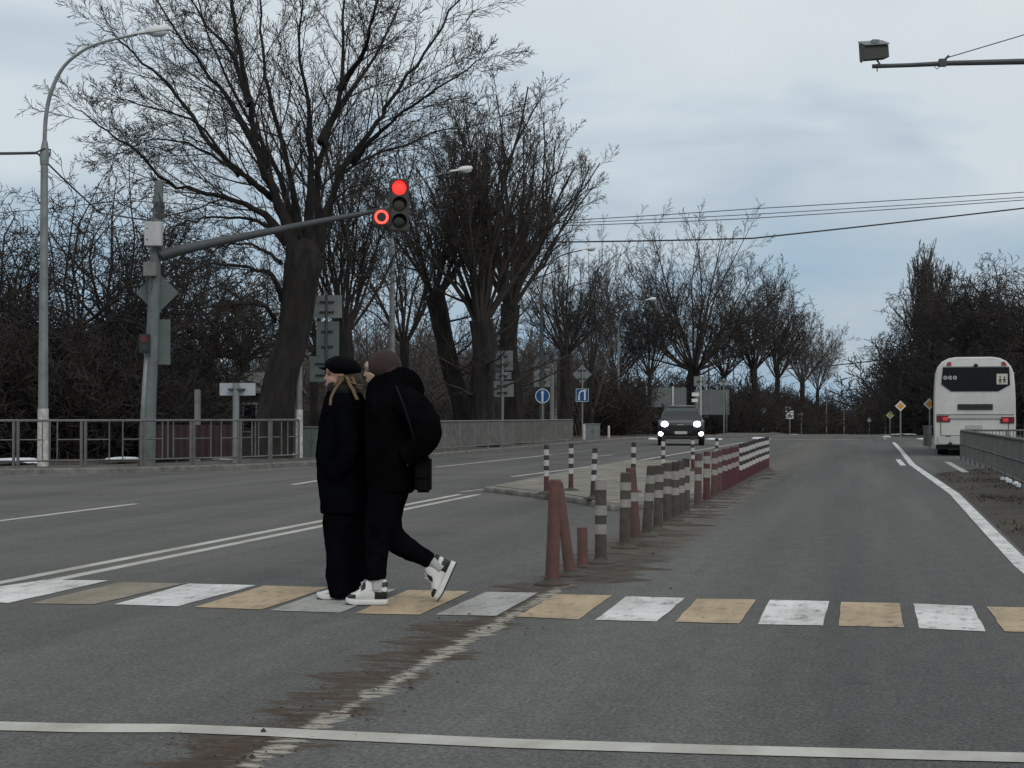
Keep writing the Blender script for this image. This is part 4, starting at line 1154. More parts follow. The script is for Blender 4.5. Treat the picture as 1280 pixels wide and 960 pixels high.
# --- the red traffic light at the arm's end
tl_o = gb + Matrix.Rotation(YAW, 3, 'Z') @ lg(499, 258, -.28)
t = thing('traffic_light', 'three-lamp traffic light on the arm showing bright red, with side section ring', 'traffic light', tl_o, YAW + R(9))
M_house = mat('signal_housing', (.032, .032, .030), .55, .2, 8)
mb = MB(); mb.box((0, 0, 0), (.42, .26, 1.20), bev=.03)
mb.box((.23, .17, 0), (.05, .10, 1.18)); mb.build('housing', M_house, t)
M_redon = mat('lamp_red_on', (1.0, .018, .014), .4, emit=2.6)
def visor(mb, cx, cz, r, L=.17, y0=-.13, a0=-20, a1=200):
    n = 20; vs = []
    for k in range(n + 1):
        an = R(a0 + (a1 - a0) * k / n); dl = L * (0.45 + .55 * max(0, math.sin(an)))
        for rr in (r, r + .008):
            vs += [(cx + rr * math.cos(an), y0 + .004, cz + rr * math.sin(an)), (cx + rr * math.cos(an), y0 - dl, cz + rr * math.sin(an))]
    fs = []
    for k in range(n):
        a, b = 4 * k, 4 * (k + 1)
        fs += [(a, a + 1, b + 1, b), (a + 2, b + 2, b + 3, a + 3), (a + 1, a + 3, b + 3, b + 1)]
    mb.add(vs, fs)
for nm, cz, m_ in (('red_lens', .39, M_redon), ('amber_lens', 0.0, mat('amber_off', (.035, .028, .018), .25)), ('green_lens', -.39, mat('green_off', (.008, .012, .011), .2))):
    mb = MB(); mb.ball((0, -.128, cz), (.165, .03, .165), seg=24, ring=8); o = mb.build(nm, m_, t, smooth=True)
    mb = MB(); visor(mb, 0, cz, .168, L=.14 if cz > .1 else .2); mb.build('visor', M_house, t)
mb = MB(); mb.box((-.405, 0, -.29), (.38, .22, .40), bev=.03); o = mb.build('side_housing', M_house, t)
mb = MB(); n = 32; rr = []
for k in range(n):
    an = 2 * PI * k / n; rr.append([Vector((-.405 + (.135 + .026 * math.cos(2 * PI * j / 8)) * math.cos(an), -.125 + .02 * math.sin(2 * PI * j / 8), -.29 + (.135 + .026 * math.cos(2 * PI * j / 8)) * math.sin(an))) for j in range(8)])
rr.append(rr[0]); mb.rings(rr, cap=False); mb.build('red_ring', mat('ring_red_on', (1.0, .05, .035), .4, emit=3.2), o, smooth=True)
mb = MB(); mb.disc_y((-.405, -.29), .115, -.125, -.112, 28); mb.build('dark_lens', mat('dark_lens', (.02, .006, .006), .3), o)
mb = MB()
for zz in (.25, -.25): mb.box((-.02, .2, zz), (.3, .16, .05))
mb.build('bracket', M_dsteel, t)

# --- signs on their own posts
def sign(label, px, p, top_py, panels, r=.035, bm=M_steel, cat='road sign', name='road_sign', group=None, foot=True):
    """panels: kind, px, py, w px, h px, material, faces us?, extra builder"""
    base = B(px, p); H = HZ(px, top_py, p)
    root = thing(name, label, cat, base, YAW * 0.35, group)
    mb = MB(); mb.tube([(0, 0, -.1), (0, 0, H)], r, 8); mb.build('post', bm, root, smooth=True, auto=40)
    for pn in panels:
        kind, cx, cy, w, h, m, face = pn[:7]
        yy = -(r + .014) if face else (r + .014)
        c_ = ((cx - px) / p, yy, HZ(cx, cy, p))
        mb = MB(); plate(mb, kind, c_, w / p, h / p)
        o = mb.build('panel', m, root)
        if not face:
            for k in ((-.22, .22) if h / p > .6 else (0,)):
                mb = MB(); mb.box((c_[0], r * .2, c_[2] + k * h / p), (min(.42, w / p * .5), r * 2.2, .035)); mb.build('bracket', M_dsteel, o)
        if len(pn) > 7: pn[7](o, c_, w / p, h / p)
    return root
S = M_signback
sign('tall sign post with three back-turned panels beside the left walker', 408, 44, 366, [('rect', 408.5, 383, 37, 28.5, S, 0), ('rect', 409, 423, 29, 43, M_signgreen, 0), ('rect', 402, 461, 32, 32, M_signgreen, 0)], r=.04, bm=M_dsteel)
sign('low white back-turned sign on a single post in front of the huge trunk', 295, 50, 479, [('rect', 295.5, 486.5, 46, 15.5, mat('sign_back_bright', (.40, .43, .46), .5, .12, 2), 0)], r=.085)
sign('post with square, small and wide back-turned panels beside the street lamp', 628, 32, 440, [('rect', 628.5, 450.5, 25, 25, S, 0), ('rect', 629, 469.5, 20, 9, S, 0), ('rect', 628, 486, 28, 20, S, 0)], r=.05)
sign('round back-turned disc over a small plate on the lamp post row', 601, 31, 476, [('disc', 603, 487, 20, 20, S, 0), ('rect', 603.5, 503.5, 20, 10, S, 0)], r=.06)
M_blue = mat('sign_blue', (.006, .075, .22), .4); M_swhite = mat('sign_white', (.62, .66, .70), .4)
def arrow_up(o, c, w, h):
    mb = MB(); x, y, z = c
    mb.box((x, y - .014, z - h * .03), (w * .13, .006, h * .72)); plate(mb, 'tri', (x, y - .014, z + h * .28), w * .26, h * .2, .0062)
    mb.build('arrow', M_swhite, o)
    mb = MB(); n = 28; rr = []
    for k in range(n + 1):
        an = 2 * PI * k / n; rr.append([Vector((x + q * math.cos(an), y + yy, z + q * math.sin(an))) for q, yy in ((w * .44, -.0115), (w * .495, -.0115), (w * .495, -.016), (w * .44, -.016))])
    mb.rings(rr, cap=False); mb.build('rim', M_swhite, o)
def lanes(o, c, w, h):
    mb = MB(); x, y, z = c; yy = y - .014
    mb.box((x + w * .20, yy, z - .02 * h), (w * .13, .006, h * .74)); plate(mb, 'tri', (x + w * .20, yy, z + h * .38), w * .28, h * .16, .0062)
    mb.box((x - w * .26, yy, z - h * .18), (w * .13, .006, h * .44))
    mb.tube([(x - w * .26, yy, z + h * .0), (x - w * .22, yy, z + h * .18), (x - w * .08, yy, z + h * .30), (x + w * .12, yy, z + h * .33)], w * .065, 6, flat=1)
    mb.build('lane_arrows', M_swhite, o)
    mb = MB()
    for dx_, dz_, ww, hh in ((0, .49, 1, .03), (0, -.49, 1, .03), (.485, 0, .03, .95), (-.485, 0, .03, .95)): mb.box((x + dx_ * w, yy, z + dz_ * h), (ww * w, .005, hh * h))
    mb.build('rim', M_swhite, o)
sign('round blue sign with a white vertical arrow, on the far side', 678.3, 27, 485, [('disc', 678.3, 495, 18.5, 18.5, M_blue, 1, arrow_up)], r=.035)
sign('post with a back-turned triangle above a wide panel, over the round blue sign', 679, 23.2, 437, [('tri', 678, 447, 30, 24, M_signgreen, 0), ('rect', 678.5, 472, 23, 23, S, 0)], r=.07, bm=M_dsteel)
sign('square blue lane sign with white arrows under a back-turned diamond', 728, 26, 458, [('diamond', 727.5, 468, 24, 24, S, 0), ('rect', 728, 494, 16, 16, M_blue, 1, lanes)], r=.035)
sign('small grey back-turned diamond sign right of the billboards', 904.8, 17.5, 474, [('diamond', 904.8, 479, 13, 13, mat('sign_back_light', (.30, .32, .32), .5), 0)], r=.05)
def dirarrows(o, c, w, h): pass
sign('white post with a square panel and two white flag boards behind the car', 876, 20, 470, [('rect', 875, 476.5, 15, 12, S, 0), ('rect', 869.5, 493, 9, 4.5, mat('sign_bright', (.7, .7, .68), .5), 1), ('rect', 868.5, 500.5, 7.5, 4, mat('sign_bright', (.7, .7, .68)), 1)], r=.05, bm=M_whitewash)
def billboard(label, x0, x1, y0, y1, p, posts):
    base = B((x0 + x1) / 2, p); root = thing('billboard', label, 'billboard', base, YAW * .5)
    cx = (x0 + x1) / 2; z0, z1 = HZ(cx, y1, p), HZ(cx, y0, p)
    mb = MB(); mb.box((0, .06, (z0 + z1) / 2), ((x1 - x0) / p, .04, z1 - z0)); pn = mb.build('panel', mat('billboard_back', (.125, .145, .145), .7, .15, 1.2), root)
    mb = MB(); n = 5
    for k in range(n): mb.box((((k + .5) / n - .5) * (x1 - x0) / p, .03, (z0 + z1) / 2), (.05, .03, (z1 - z0) * .98))
    mb.build('rib', mat('rib_grey', (.17, .18, .18), .6), pn)
    for px, ty, m in posts:
        mb = MB(); mb.tube([((px - cx) / p, -.03, -.2), ((px - cx) / p, -.03, HZ(px, ty, p))], .075, 8); mb.build('post', m, root, smooth=True)
billboard('wide grey-green back of a billboard on two white posts left behind the car', 808, 858, 484.5, 509, 16, [(808.5, 482, M_whitewash), (841, 483, M_whitewash)])
billboard('second grey billboard back, lower and right of the car', 868, 911.5, 487, 518.5, 15.5, [(871, 488, M_concpole), (908, 490, M_concpole)])
# priority-road diamonds on the right
M_am = mat('sign_amber', (.62, .27, .055), .45); M_am2 = mat('sign_yellow_pale', (.50, .42, .10), .45); M_dw = mat('diamond_white', (.62, .62, .58), .5)
def dia(m):
    def f(o, c, w, h):
        mb = MB(); plate(mb, 'diamond', (c[0], c[1] - .0135, c[2]), w * .68, h * .68, .006); mb.build('amber_face', m, o)
    return f
sign('amber and white diamond priority sign right next to the bus', 1162, 33, 498, [('diamond', 1161.5, 505, 14.5, 14.5, M_dw, 1, dia(M_am))], r=.03)
sign('amber and white diamond priority sign, middle and highest of the three', 1125.5, 21, 501, [('diamond', 1125.5, 507.5, 13.5, 13.5, M_dw, 1, dia(M_am))], r=.045)
sign('yellow diamond sign over a short black and white post, leftmost of the three', 1112.5, 17.5, 514, [('diamond', 1112.5, 519, 10.5, 10.5, M_dw, 1, dia(M_am2))], r=.05)
sign('small grey oval back-turned sign left of the yellow diamond', 1106.5, 14, 519, [('disc', 1105, 522.5, 7, 7, S, 0)], r=.05)
sign('small pale marker sign on a thin post at the right of the gap', 1086.5, 12, 522, [('rect', 1086.5, 525, 4, 5, mat('sign_bright', (.6, .6, .58)), 1)], r=.05)
def pedx(o, c, w, h):
    mb = MB(); plate(mb, 'tri', (c[0], c[1] - .0135, c[2] - .02 * h), w * .72, h * .66, .006); mb.build('triangle', mat('sign_dark', (.02, .03, .05), .5), o)
    mb = MB(); x, y, z = c; mb.ball((x, y - .02, z + h * .12), .04 * w, seg=8, ring=5); mb.tube([(x, y - .02, z + .08 * h), (x, y - .02, z - .08 * h), (x - .12 * w, y - .02, z - .26 * h)], .035 * w, 5); mb.tube([(x, y - .02, z - .08 * h), (x + .12 * w, y - .02, z - .26 * h)], .035 * w, 5)
    mb.build('walking_figure', M_swhite, o)
sign('white pedestrian crossing sign with a dark triangle, far left of the gap', 987, 14, 509, [('rect', 987, 518.5, 9.5, 10, mat('sign_bright', (.6, .6, .58)), 1, pedx), ('rect', 985, 511, 7, 5, S, 0)], r=.06)
sign('small round back-turned sign on a thin post near the tree line end', 971, 13, 513, [('disc', 972, 516.5, 6.5, 6.5, S, 0), ('rect', 964, 516, 10, 2.2, S, 0)], r=.05)
sign('back-turned yield triangle beside the last street lamps', 953.5, 14, 511, [('trid', 953.5, 515, 9, 9, mat('sign_back_light', (.3, .32, .32)), 0), ('rect', 949, 511, 12, 2.4, S, 0)], r=.06)
sign('pair of tiny back-turned signs on one far post', 1001.5, 12, 516, [('rect', 1001, 518, 6, 4, S, 0)], r=.06)

# --- the camera boom at the upper right
pc = 90.0; cb = B(1400, pc)
root = thing('camera_boom', 'dark horizontal boom with a stay wire reaching in from the right edge', 'boom', cb, YAW)
lc = lambda px, py, v=0: Vector(((px - 1400) / pc, v, (520 + 1.25 * pc - py) / pc))
mb = MB(); mb.tube([lc(1400, 634), lc(1400, -30)], [.13, .10], 14); mb.build('pole', M_steel, root, smooth=True, auto=40)
M_boom = mat('boom_dark', (.045, .052, .058), .55, .2, 4)
mb = MB(); mb.tube([lc(1400, 73), lc(1280, 75.5), lc(1190, 77.5), lc(1140, 80), lc(1092, 81.5)], [.052, .042, .036, .030, .030], 8); mb.build('arm', M_boom, root, smooth=True, auto=40)
mb = MB(); mb.tube([lc(1400, -8), lc(1280, 42.5), lc(1186, 70.5)], .0075, 5); mb.build('stay_wire', M_wire, root)
mb = MB(); mb.box(lc(1180, 77), (.10, .09, .10)); mb.tube([lc(1188, 68), lc(1178, 78)], .018, 6); mb.tube([lc(1170, 82), lc(1173, 85), lc(1176, 82)], .006, 4); mb.tube([lc(1098, 83), lc(1098, 88)], .008, 4); mb.build('clamp', M_dsteel, root)
t = thing('traffic_camera', 'boxy grey speed camera perched on the tip of the boom', 'camera', cb + Matrix.Rotation(YAW, 3, 'Z') @ lc(1096, 62), YAW + R(4))
mb = MB()
w, d_, = .355, .42
bx = [(-w / 2, -.20, .14), (w / 2, -.20, .16), (w / 2, -.18, -.12), (-w / 2, -.18, -.15)]
mb.add([(-.18, -.10, .045), (.155, -.10, .07), (.165, -.10, -.105), (-.165, -.10, -.14), (-.18, .22, .15), (.155, .22, .175), (.165, .22, -.08), (-.165, .22, -.11)],
       [(0, 1, 2, 3), (7, 6, 5, 4), (0, 4, 5, 1), (1, 5, 6, 2), (2, 6, 7, 3), (3, 7, 4, 0)]); mb.build('case', mat('case_dark', (.040, .040, .034), .6), t)
mb = MB(); mb.add([(-.185, -.14, .045), (.16, -.14, .07), (.16, .24, .19), (-.185, .24, .165), (-.185, -.14, .06), (.16, -.14, .085), (.16, .24, .205), (-.185, .24, .18)],
       [(0, 1, 2, 3), (7, 6, 5, 4), (0, 4, 5, 1), (1, 5, 6, 2), (2, 6, 7, 3), (3, 7, 4, 0)]); mb.box((-.02, -.05, .115), (.10, .10, .05)); mb.build('hood', mat('hood_grey', (.15, .165, .18), .5, .15, 10), t)
mb = MB(); mb.tube([(-.16, -.05, -.13), (-.205, -.05, -.16)], .008, 5); mb.ball((-.215, -.05, -.165), .016); mb.tube([(.02, 0, -.13), (.06, 0, -.18), (.0, 0, -.2)], .015, 6); mb.build('bracket', M_dsteel, t)

# --- cables
def cable(label, pts, r, sag=0.0, n=24, group=None, tied=None):
    P = []
    for (a, b) in zip(pts, pts[1:]):
        for k in range(n):
            t = k / n; v = a.lerp(b, t); v = v - Vector((0, 0, sag * 4 * t * (1 - t))); P.append(v)
    P.append(pts[-1]); mb = MB(); o = pts[0]
    mb.tube([v - o for v in P], r, 5)
    ob = mb.build('overhead_cable', M_wire, None, fix=False); ob.location = o
    return tag(ob, label, 'cable', group)
q_ = lambda px, py, p: A(px, py, p)
cable('thick cable from the left edge to the curved street lamp', [q_(-120, 189, 56), q_(46, 191, 54)], .035, .03)
cable('cable running down from the curved lamp into the gnarled trees', [q_(46, 191, 54), q_(125, 266, 46), q_(196, 276, 54)], .022, .02)
cable('thin lower cable crossing behind the curved street lamp', [q_(-120, 270, 40), q_(150, 250, 38), q_(560, 262, 36)], .014, .12)
mb = MB(); q0 = q_(55, 191, 54)
mb.tube([q_(46, 190, 54) - q0, q_(55, 186, 54) - q0, q_(63, 187, 53.8) - q0, q_(62, 195, 53.7) - q0, q_(52, 193, 53.7) - q0], .02, 6)
o = mb.build('cable_clamp', M_dsteel); o.location = q0; tag(o, 'small looped cable clamp fastened round the curved lamp post', 'clamp')
for a, b, c, r, lab in ((279, 261, 244, .018, 'uppermost of the thin cables crossing the sky at the right'), (281, 268, 250, .016, 'second of the thin cables crossing the sky at the right'),
                        (284, 273, 253, .018, 'third thin cable crossing the sky at the right'), (303, 298, 258, .034, 'thick lowest cable crossing the sky at the right')):
    cable(lab, [q_(641, a, 28.2), q_(940, b, 30), q_(1400, c - 12, 28)], r, .03)
cable('far cable hanging low across the gap at the end of the road', [q_(985, 461, 12), q_(1040, 457, 12), q_(1130, 447, 14)], .06, 0.0)
for px, p, ty, lab in ((641, 28.2, 268, 'wooden pole hidden among the branches carrying the cables'), (1401, 28, 225, 'utility pole right of the photo carrying the cables')):
    base = B(px, p); r_ = thing('utility_pole', lab, 'pole', base)
    mb = MB(); mb.tube([(0, 0, -.2), (0, 0, HZ(px, ty, p))], [.14, .10], 10); mb.build('pole', M_bark2, r_, smooth=True)
    mb = MB(); mb.box((0, 0, HZ(px, ty, p) - .4), (1.2, .08, .08)); mb.build('crossarm', M_bark2, r_)

# --- house, maroon fence and cabinets behind the left fence
def house(label, x0, x1, p, eave_py, ridge_py, depth, wallm, roofm, wins=2):
    base = B((x0 + x1) / 2, p); W = (x1 - x0) / p; root = thing('house', label, 'house', base, YAW)
    ze, zr = HZ(0 + (x0 + x1) / 2, eave_py, p), HZ((x0 + x1) / 2, ridge_py, p)
    mb = MB(); mb.add([(-W / 2, 0, -.3), (W / 2, 0, -.3), (W / 2, depth, -.3), (-W / 2, depth, -.3), (-W / 2, 0, ze), (W / 2, 0, ze), (W / 2, depth, ze), (-W / 2, depth, ze), (-W / 2, depth / 2, zr - .05), (W / 2, depth / 2, zr - .05)],
                      [(0, 1, 5, 4), (1, 2, 6, 9, 5), (2, 3, 7, 6), (3, 0, 4, 8, 7)]); mb.build('wall', wallm, root)
    e_ = .35; mb = MB()
    for s in (0, 1):
        ya, yb = (-e_, depth / 2) if s == 0 else (depth + e_, depth / 2)
        zl = ze - .12
        mb.add([(-W / 2 - e_, ya, zl), (W / 2 + e_, ya, zl), (W / 2 + e_, yb, zr), (-W / 2 - e_, yb, zr), (-W / 2 - e_, ya, zl + .1), (W / 2 + e_, ya, zl + .1), (W / 2 + e_, yb, zr + .1), (-W / 2 - e_, yb, zr + .1)],
               [(0, 1, 2, 3), (7, 6, 5, 4), (0, 4, 5, 1), (1, 5, 6, 2), (2, 6, 7, 3), (3, 7, 4, 0)])
    rf = mb.build('roof', roofm, root)
    for k in range(wins):
        x = (-.5 + (k + .5) / wins) * W; zc = ze * .52
        mb = MB(); mb.box((x, -.02, zc), (1.1, .06, 1.2)); wf = mb.build('window', mat('window_frame', (.28, .28, .27), .6), root)
        mb = MB(); mb.box((x - .26, -.055, zc), (.46, .02, 1.05)); mb.box((x + .26, -.055, zc), (.46, .02, 1.05)); mb.build('pane', mat('window_pane', (.012, .015, .018), .1), wf)
house('low grey house with a pale sheet roof behind the huge tree trunk', 248, 345, 31, 488, 466, 7, mat('plaster_grey', (.075, .072, .068), .9, .25, 2), mat('sheet_roof', (.155, .155, .15), .6, .2, 2))
base = B(236, 47); root = thing('sheet_fence', 'dark maroon corrugated sheet fence behind the left grey railing', 'fence', base, YAW - R(4))
mb = MB(); W = 2.7; n = 56; z1 = HZ(220, 531, 47)
vs = []
for k in range(n + 1):
    x = -W / 2 + W * k / n; y = .018 * math.sin(k * PI / 2); vs += [(x, y, .12), (x, y, z1), (x, y + .006, .12), (x, y + .006, z1)]
mb.add(vs, [(4 * k, 4 * k + 4, 4 * k + 5, 4 * k + 1) for k in range(n)] + [(4 * k + 2, 4 * k + 3, 4 * k + 7, 4 * k + 6) for k in range(n)])
mb.build('sheet', mat('maroon_sheet', (.026, .009, .011), .7, .2, 3), root)
for k in range(4):
    mb = MB(); mb.box((-W / 2 + W * (k + .5) / 4, .08, z1 / 2), (.06, .06, z1)); mb.build('post', M_dsteel, root)
def cabinet(label, x0, x1, y0, p, m, d=.5):
    base = B((x0 + x1) / 2, p); W = (x1 - x0) / p; H = HZ((x0 + x1) / 2, y0, p); root = thing('utility_cabinet', label, 'cabinet', base, YAW)
    mb = MB(); mb.box((0, d / 2, H / 2 + .03), (W, d, H - .06), bev=.01); mb.box((0, d / 2, H), (W + .06, d + .06, .05)); mb.build('case', m, root)
    for s in (-1, 1):
        mb = MB(); mb.box((s * W / 4, -.012, H / 2), (W / 2 - .03, .02, H - .16)); dd = mb.build('door', m, root)
        mb = MB(); mb.box((s * .05, -.03, H / 2 + .05), (.02, .02, .12)); mb.build('handle', M_dsteel, dd)
cabinet('green-grey utility cabinet right of the whitewashed concrete post', 377, 401, 534, 44, mat('cabinet_green', (.075, .10, .092), .6, .15, 4))
cabinet('pale grey utility cabinet under the square blue lane sign', 731, 750, 530, 24.5, mat('cabinet_grey', (.14, .155, .155), .6, .15, 4))
cabinet('tall narrow grey cabinet at the foot of the sign by the bus', 1157.5, 1164.5, 533, 31.5, mat('cabinet_dark', (.07, .075, .078), .6, .15, 4))

# ================================================================== BUS
pb = 40.0; bb = B(1218, pb)
bus = thing('bus', 'white coach seen from behind, standing in the bay behind the right railing', 'bus', bb, -R(2.6))
bz = lambda py: (570 - py) / pb
M_bus = mat('bus_paint', (.60, .60, .575), .35, col2=(.46, .455, .43), scale=1.1)
M_busw = mat('bus_roof_paint', (.62, .62, .60), .35)
M_glassd = mat('dark_glass', (.010, .012, .014), .25, spec=.18)
M_seam = mat('seam', (.05, .05, .048), .6)
half = [(22, 446), (31, 447.5), (39, 451.5), (44.5, 458), (47.5, 466), (49, 480), (49.8, 500), (50, 530), (49.5, 556)]
out = [(hw / pb, bz(py)) for hw, py in half]
prof = out + [(-x, z) for x, z in reversed(out)]
def bring(y, k, kz=0.0): return [Vector((x * k, y, max(.34, z * (1 - kz)) if z > 1 else z)) for x, z in prof]
mb = MB(); mb.rings([bring(.10, .955, .02), bring(.02, .975, .012), bring(0.0 + .05, .992, .004), bring(.16, 1, 0), bring(11.3, 1, 0), bring(11.6, .97, .02)])
# flat tail: order so that the rear face lies at y = 0.02
mb = MB(); mb.rings([bring(.02, .96, .016), bring(.05, .985, .006), bring(.14, 1, 0), bring(11.3, 1, 0), bring(11.55, .96, .02)])
mb.build('body', M_bus, bus, smooth=True, auto=35)
bp = lambda px, py: ((px - 1218) / pb, bz(py))
mb = MB(); mb.prism_y([bp(1180, 459), bp(1260, 459), bp(1261, 481), bp(1247, 489), bp(1190, 489), bp(1178, 480)], -.012, .03); rw = mb.build('rear_window', M_glassd, bus)
mb = MB(); mb.prism_y([bp(1185, 450.5), bp(1251, 450.5), bp(1257, 458), bp(1180, 458)], -.004, .05); mb.build('roof_cap', M_busw, bus)
for x in (1187, 1254):
    mb = MB(); s_ = 1 if x < 1218 else -1
    mb.prism_y([bp(x - 3, 457), bp(x + 3, 457), bp(x + 3 * (1 if s_ > 0 else .4), 452.5), bp(x - 3 * (.4 if s_ > 0 else 1), 452.5)], -.03, .02); mb.build('marker_light', mat('marker_red', (.28, .03, .03), .3), bus)
mb = MB(); mb.ball((bp(1220, 456.5)[0], -.02, bp(0, 456.5)[1]), (.07, .06, .05)); mb.build('rear_camera', M_black, bus, smooth=True)
mb = MB(); x, z = bp(1219, 508.5); mb.box((x, -.005, z), (1.06, .04, .17)); vt = mb.build('vent', mat('vent_black', (.01, .01, .01), .7), bus)
for k in range(3):
    mb = MB(); mb.box((x, -.03, z + (k - 1) * .05), (1.0, .012, .012)); mb.build('slat', M_seam, vt)
def seam(a, b, w=.018, m=M_seam):
    mb = MB(); A_, B_ = Vector((a[0], 0, a[1])), Vector((b[0], 0, b[1])); c_ = (A_ + B_) / 2; L = (B_ - A_).length
    mb.box((c_.x, .012, c_.z), (L if abs(b[0] - a[0]) > abs(b[1] - a[1]) else w, .022, w if abs(b[0] - a[0]) > abs(b[1] - a[1]) else L)); return mb
for a, b in ((bp(1171, 517.5), bp(1266, 519)), (bp(1177, 544), bp(1262, 545)), (bp(1177, 528), bp(1177, 556)), (bp(1259, 529), bp(1259, 556))):
    seam(a, b).build('panel_seam', M_seam, bus)
mb = MB(); x, z = bp(1218, 521.5); mb.box((x, -.01, z), (1.6, .05, .08)); mb.build('trim_strip', mat('bus_trim', (.40, .40, .38), .4), bus)
for x0, x1, y0, y1 in ((1172, 1188.5, 519.5, 527.5), (1249, 1266, 521, 529)):
    cx, cz = bp((x0 + x1) / 2, (y0 + y1) / 2); w = (x1 - x0) / pb; h = (y1 - y0) / pb
    mb = MB(); mb.box((cx, -.005, cz), (w, .05, h), bev=.015); o = mb.build('tail_light', mat('tail_dark', (.11, .012, .016), .25), bus)
    xi = cx + (.06 if cx < 0 else -.05)
    mb = MB(); mb.box((xi, -.033, cz), (.16, .02, h * .6), bev=.008); mb.build('brake_lens', mat('tail_red', (.42, .03, .04), .3, emit=.35), o)
mb = MB(); x, z = bp(1217.5, 534); mb.box((x, -.004, z), (.5, .03, .12)); pl_ = mb.build('number_plate', mat('plate_pale', (.36, .36, .34), .6), bus)
mb = MB(); x, z = bp(1186, 546.5); mb.box((x, -.004, z), (.16, .03, .10)); mb.build('reflector', M_seam, bus)
mb = MB(); x, z = bp(1218, 550.5); mb.box((x, .02, z), (2.3, .10, .28), bev=.03); mb.build('bumper', mat('bumper_pale', (.42, .42, .40), .5, .1, 3), bus)
mb = MB(); x, z = bp(1188.5, 556); mb.tube([(x, -.12, z), (x, .2, z)], .05, 8); mb.ball((x, -.12, z + .03), .06); mb.build('tow_hitch', M_black, bus)
mb = MB(); mb.box((0, 5.8, .38), (2.36, 11.0, .35)); mb.build('underbody', M_black, bus)
for x in (-.98, .98):
    for y in (2.6, 9.2):
        mb = MB(); mb.tube([(x - .16 * 1, y, .5), (x + .16, y, .5)], .5, 24); w_ = mb.build('wheel', M_black, bus, smooth=True, auto=40)
        mb = MB(); mb.tube([(x + (.165 if x > 0 else -.165), y, .5), (x + (.17 if x > 0 else -.17), y, .5)], .27, 16); mb.build('rim', M_steel, w_)
for s in (-1, 1):
    mb = MB()
    mb.box((s * 1.243, 5.6, 2.2), (.022, 10.6, .85)); mb.build('side_window', M_glassd, bus)
    mb = MB(); mb.box((s * 1.34, 11.45, 1.85), (.12, .12, .55), bev=.03); mb.tube([(s * 1.15, 11.4, 2.4), (s * 1.34, 11.45, 2.1)], .02, 6); mb.build('mirror', M_black, bus)
# stickers on the rear window: a square school-children sign and three round stickers
mb = MB(); x, z = bp(1251.5, 474); mb.box((x, -.016, z), (.33, .008, .33)); st = mb.build('children_sign', mat('sticker_cream', (.50, .49, .42), .6), rw)
mb = MB()
for dx_, hh in ((-.06, .24), (.07, .20)):
    for (a, b, r_) in (((0, .02), (0, -.06), .020), ((0, -.05), (-.035, -.13), .011), ((0, -.05), (.035, -.13), .011), ((0, .01), (-.05, -.04), .009), ((0, .01), (.05, -.03), .009)):
        mb.tube([(x + dx_ + a[0], -.022, z + a[1] * hh / .24), (x + dx_ + b[0], -.022, z + b[1] * hh / .24)], r_, 5)
    mb.ball((x + dx_, -.022, z + .07 * hh / .24), .024, seg=8, ring=6)
mb.build('children_figures', M_black, st)
for k in range(3):
    x, z = bp(1182.8 + k * 5.9, 472); mb = MB(); mb.disc_y((x, z), .062, -.02, -.012); s2 = mb.build('round_sticker', mat('sticker_grey', (.42, .42, .42), .6), rw)
    mb = MB(); mb.disc_y((x, z), .040, -.0235, -.0205); mb.build('sticker_centre', mat('sticker_mid', (.18, .18, .18), .6), s2)

# ================================================================== OPPOSING CAR
pcx = 29.6; cb_ = B(851, pcx)
car = thing('parked_car', 'dark pickup-like car coming towards us with bright headlights on', 'car', cb_, R(5)); car.name = 'car'
M_car = mat('car_paint', (.008, .009, .0095), .28, spec=.6)
def cring(y, hw, z0, z1, rt=.16):
    pts = []
    for sx in (1, -1):
        seq = [(hw * .90, z0), (hw, z0 + .12), (hw, z1 - rt), (hw * .97, z1 - rt * .35), (hw * .86, z1 - .02), (hw * .55, z1), (hw * .2, z1 + .01)]
        if sx == -1: seq = list(reversed(seq))
        pts += [Vector((sx * x, y, z)) for x, z in seq]
    return pts
mb = MB(); mb.rings([cring(-.02, .80, .36, .82, .1), cring(.04, .90, .30, .94, .12), cring(.22, .97, .27, 1.02), cring(.6, .99, .27, 1.07), cring(1.35, 1.0, .27, 1.12), cring(3.3, 1.0, .27, 1.13), cring(4.7, .98, .30, 1.12), cring(4.95, .92, .4, 1.05)])
mb.build('body', M_car, car, smooth=True, auto=38)
def gh(y, hw, z): return [Vector((sx * x, y, z)) for x, sx in ((hw, 1),)]
zt = 1.69
cab = [[(-.88, 1.10, 1.10), (.88, 1.10, 1.10), (.92, 3.7, 1.10), (-.92, 3.7, 1.10)], [(-.83, 1.35, 1.24), (.83, 1.35, 1.24), (.86, 3.65, 1.24), (-.86, 3.65, 1.24)],
       [(-.69, 1.92, 1.60), (.69, 1.92, 1.60), (.71, 3.45, 1.60), (-.71, 3.45, 1.60)], [(-.62, 2.05, zt - .02), (.62, 2.05, zt - .02), (.64, 3.3, zt - .02), (-.64, 3.3, zt - .02)], [(-.5, 2.2, zt), (.5, 2.2, zt), (.5, 3.1, zt), (-.5, 3.1, zt)]]
mb = MB(); mb.rings([[Vector(p) for p in r_] for r_ in cab]); mb.build('cabin', M_car, car)
mb = MB(); mb.add([(-.80, 1.30, 1.175), (.80, 1.30, 1.175), (.64, 1.875, 1.585), (-.64, 1.875, 1.585), (-.80, 1.33, 1.155), (.80, 1.33, 1.155), (.64, 1.90, 1.565), (-.64, 1.90, 1.565)],
                  [(0, 1, 2, 3), (7, 6, 5, 4), (0, 4, 5, 1), (1, 5, 6, 2), (2, 6, 7, 3), (3, 7, 4, 0)]); mb.build('windshield', mat('car_glass', (.05, .065, .07), .06), car)
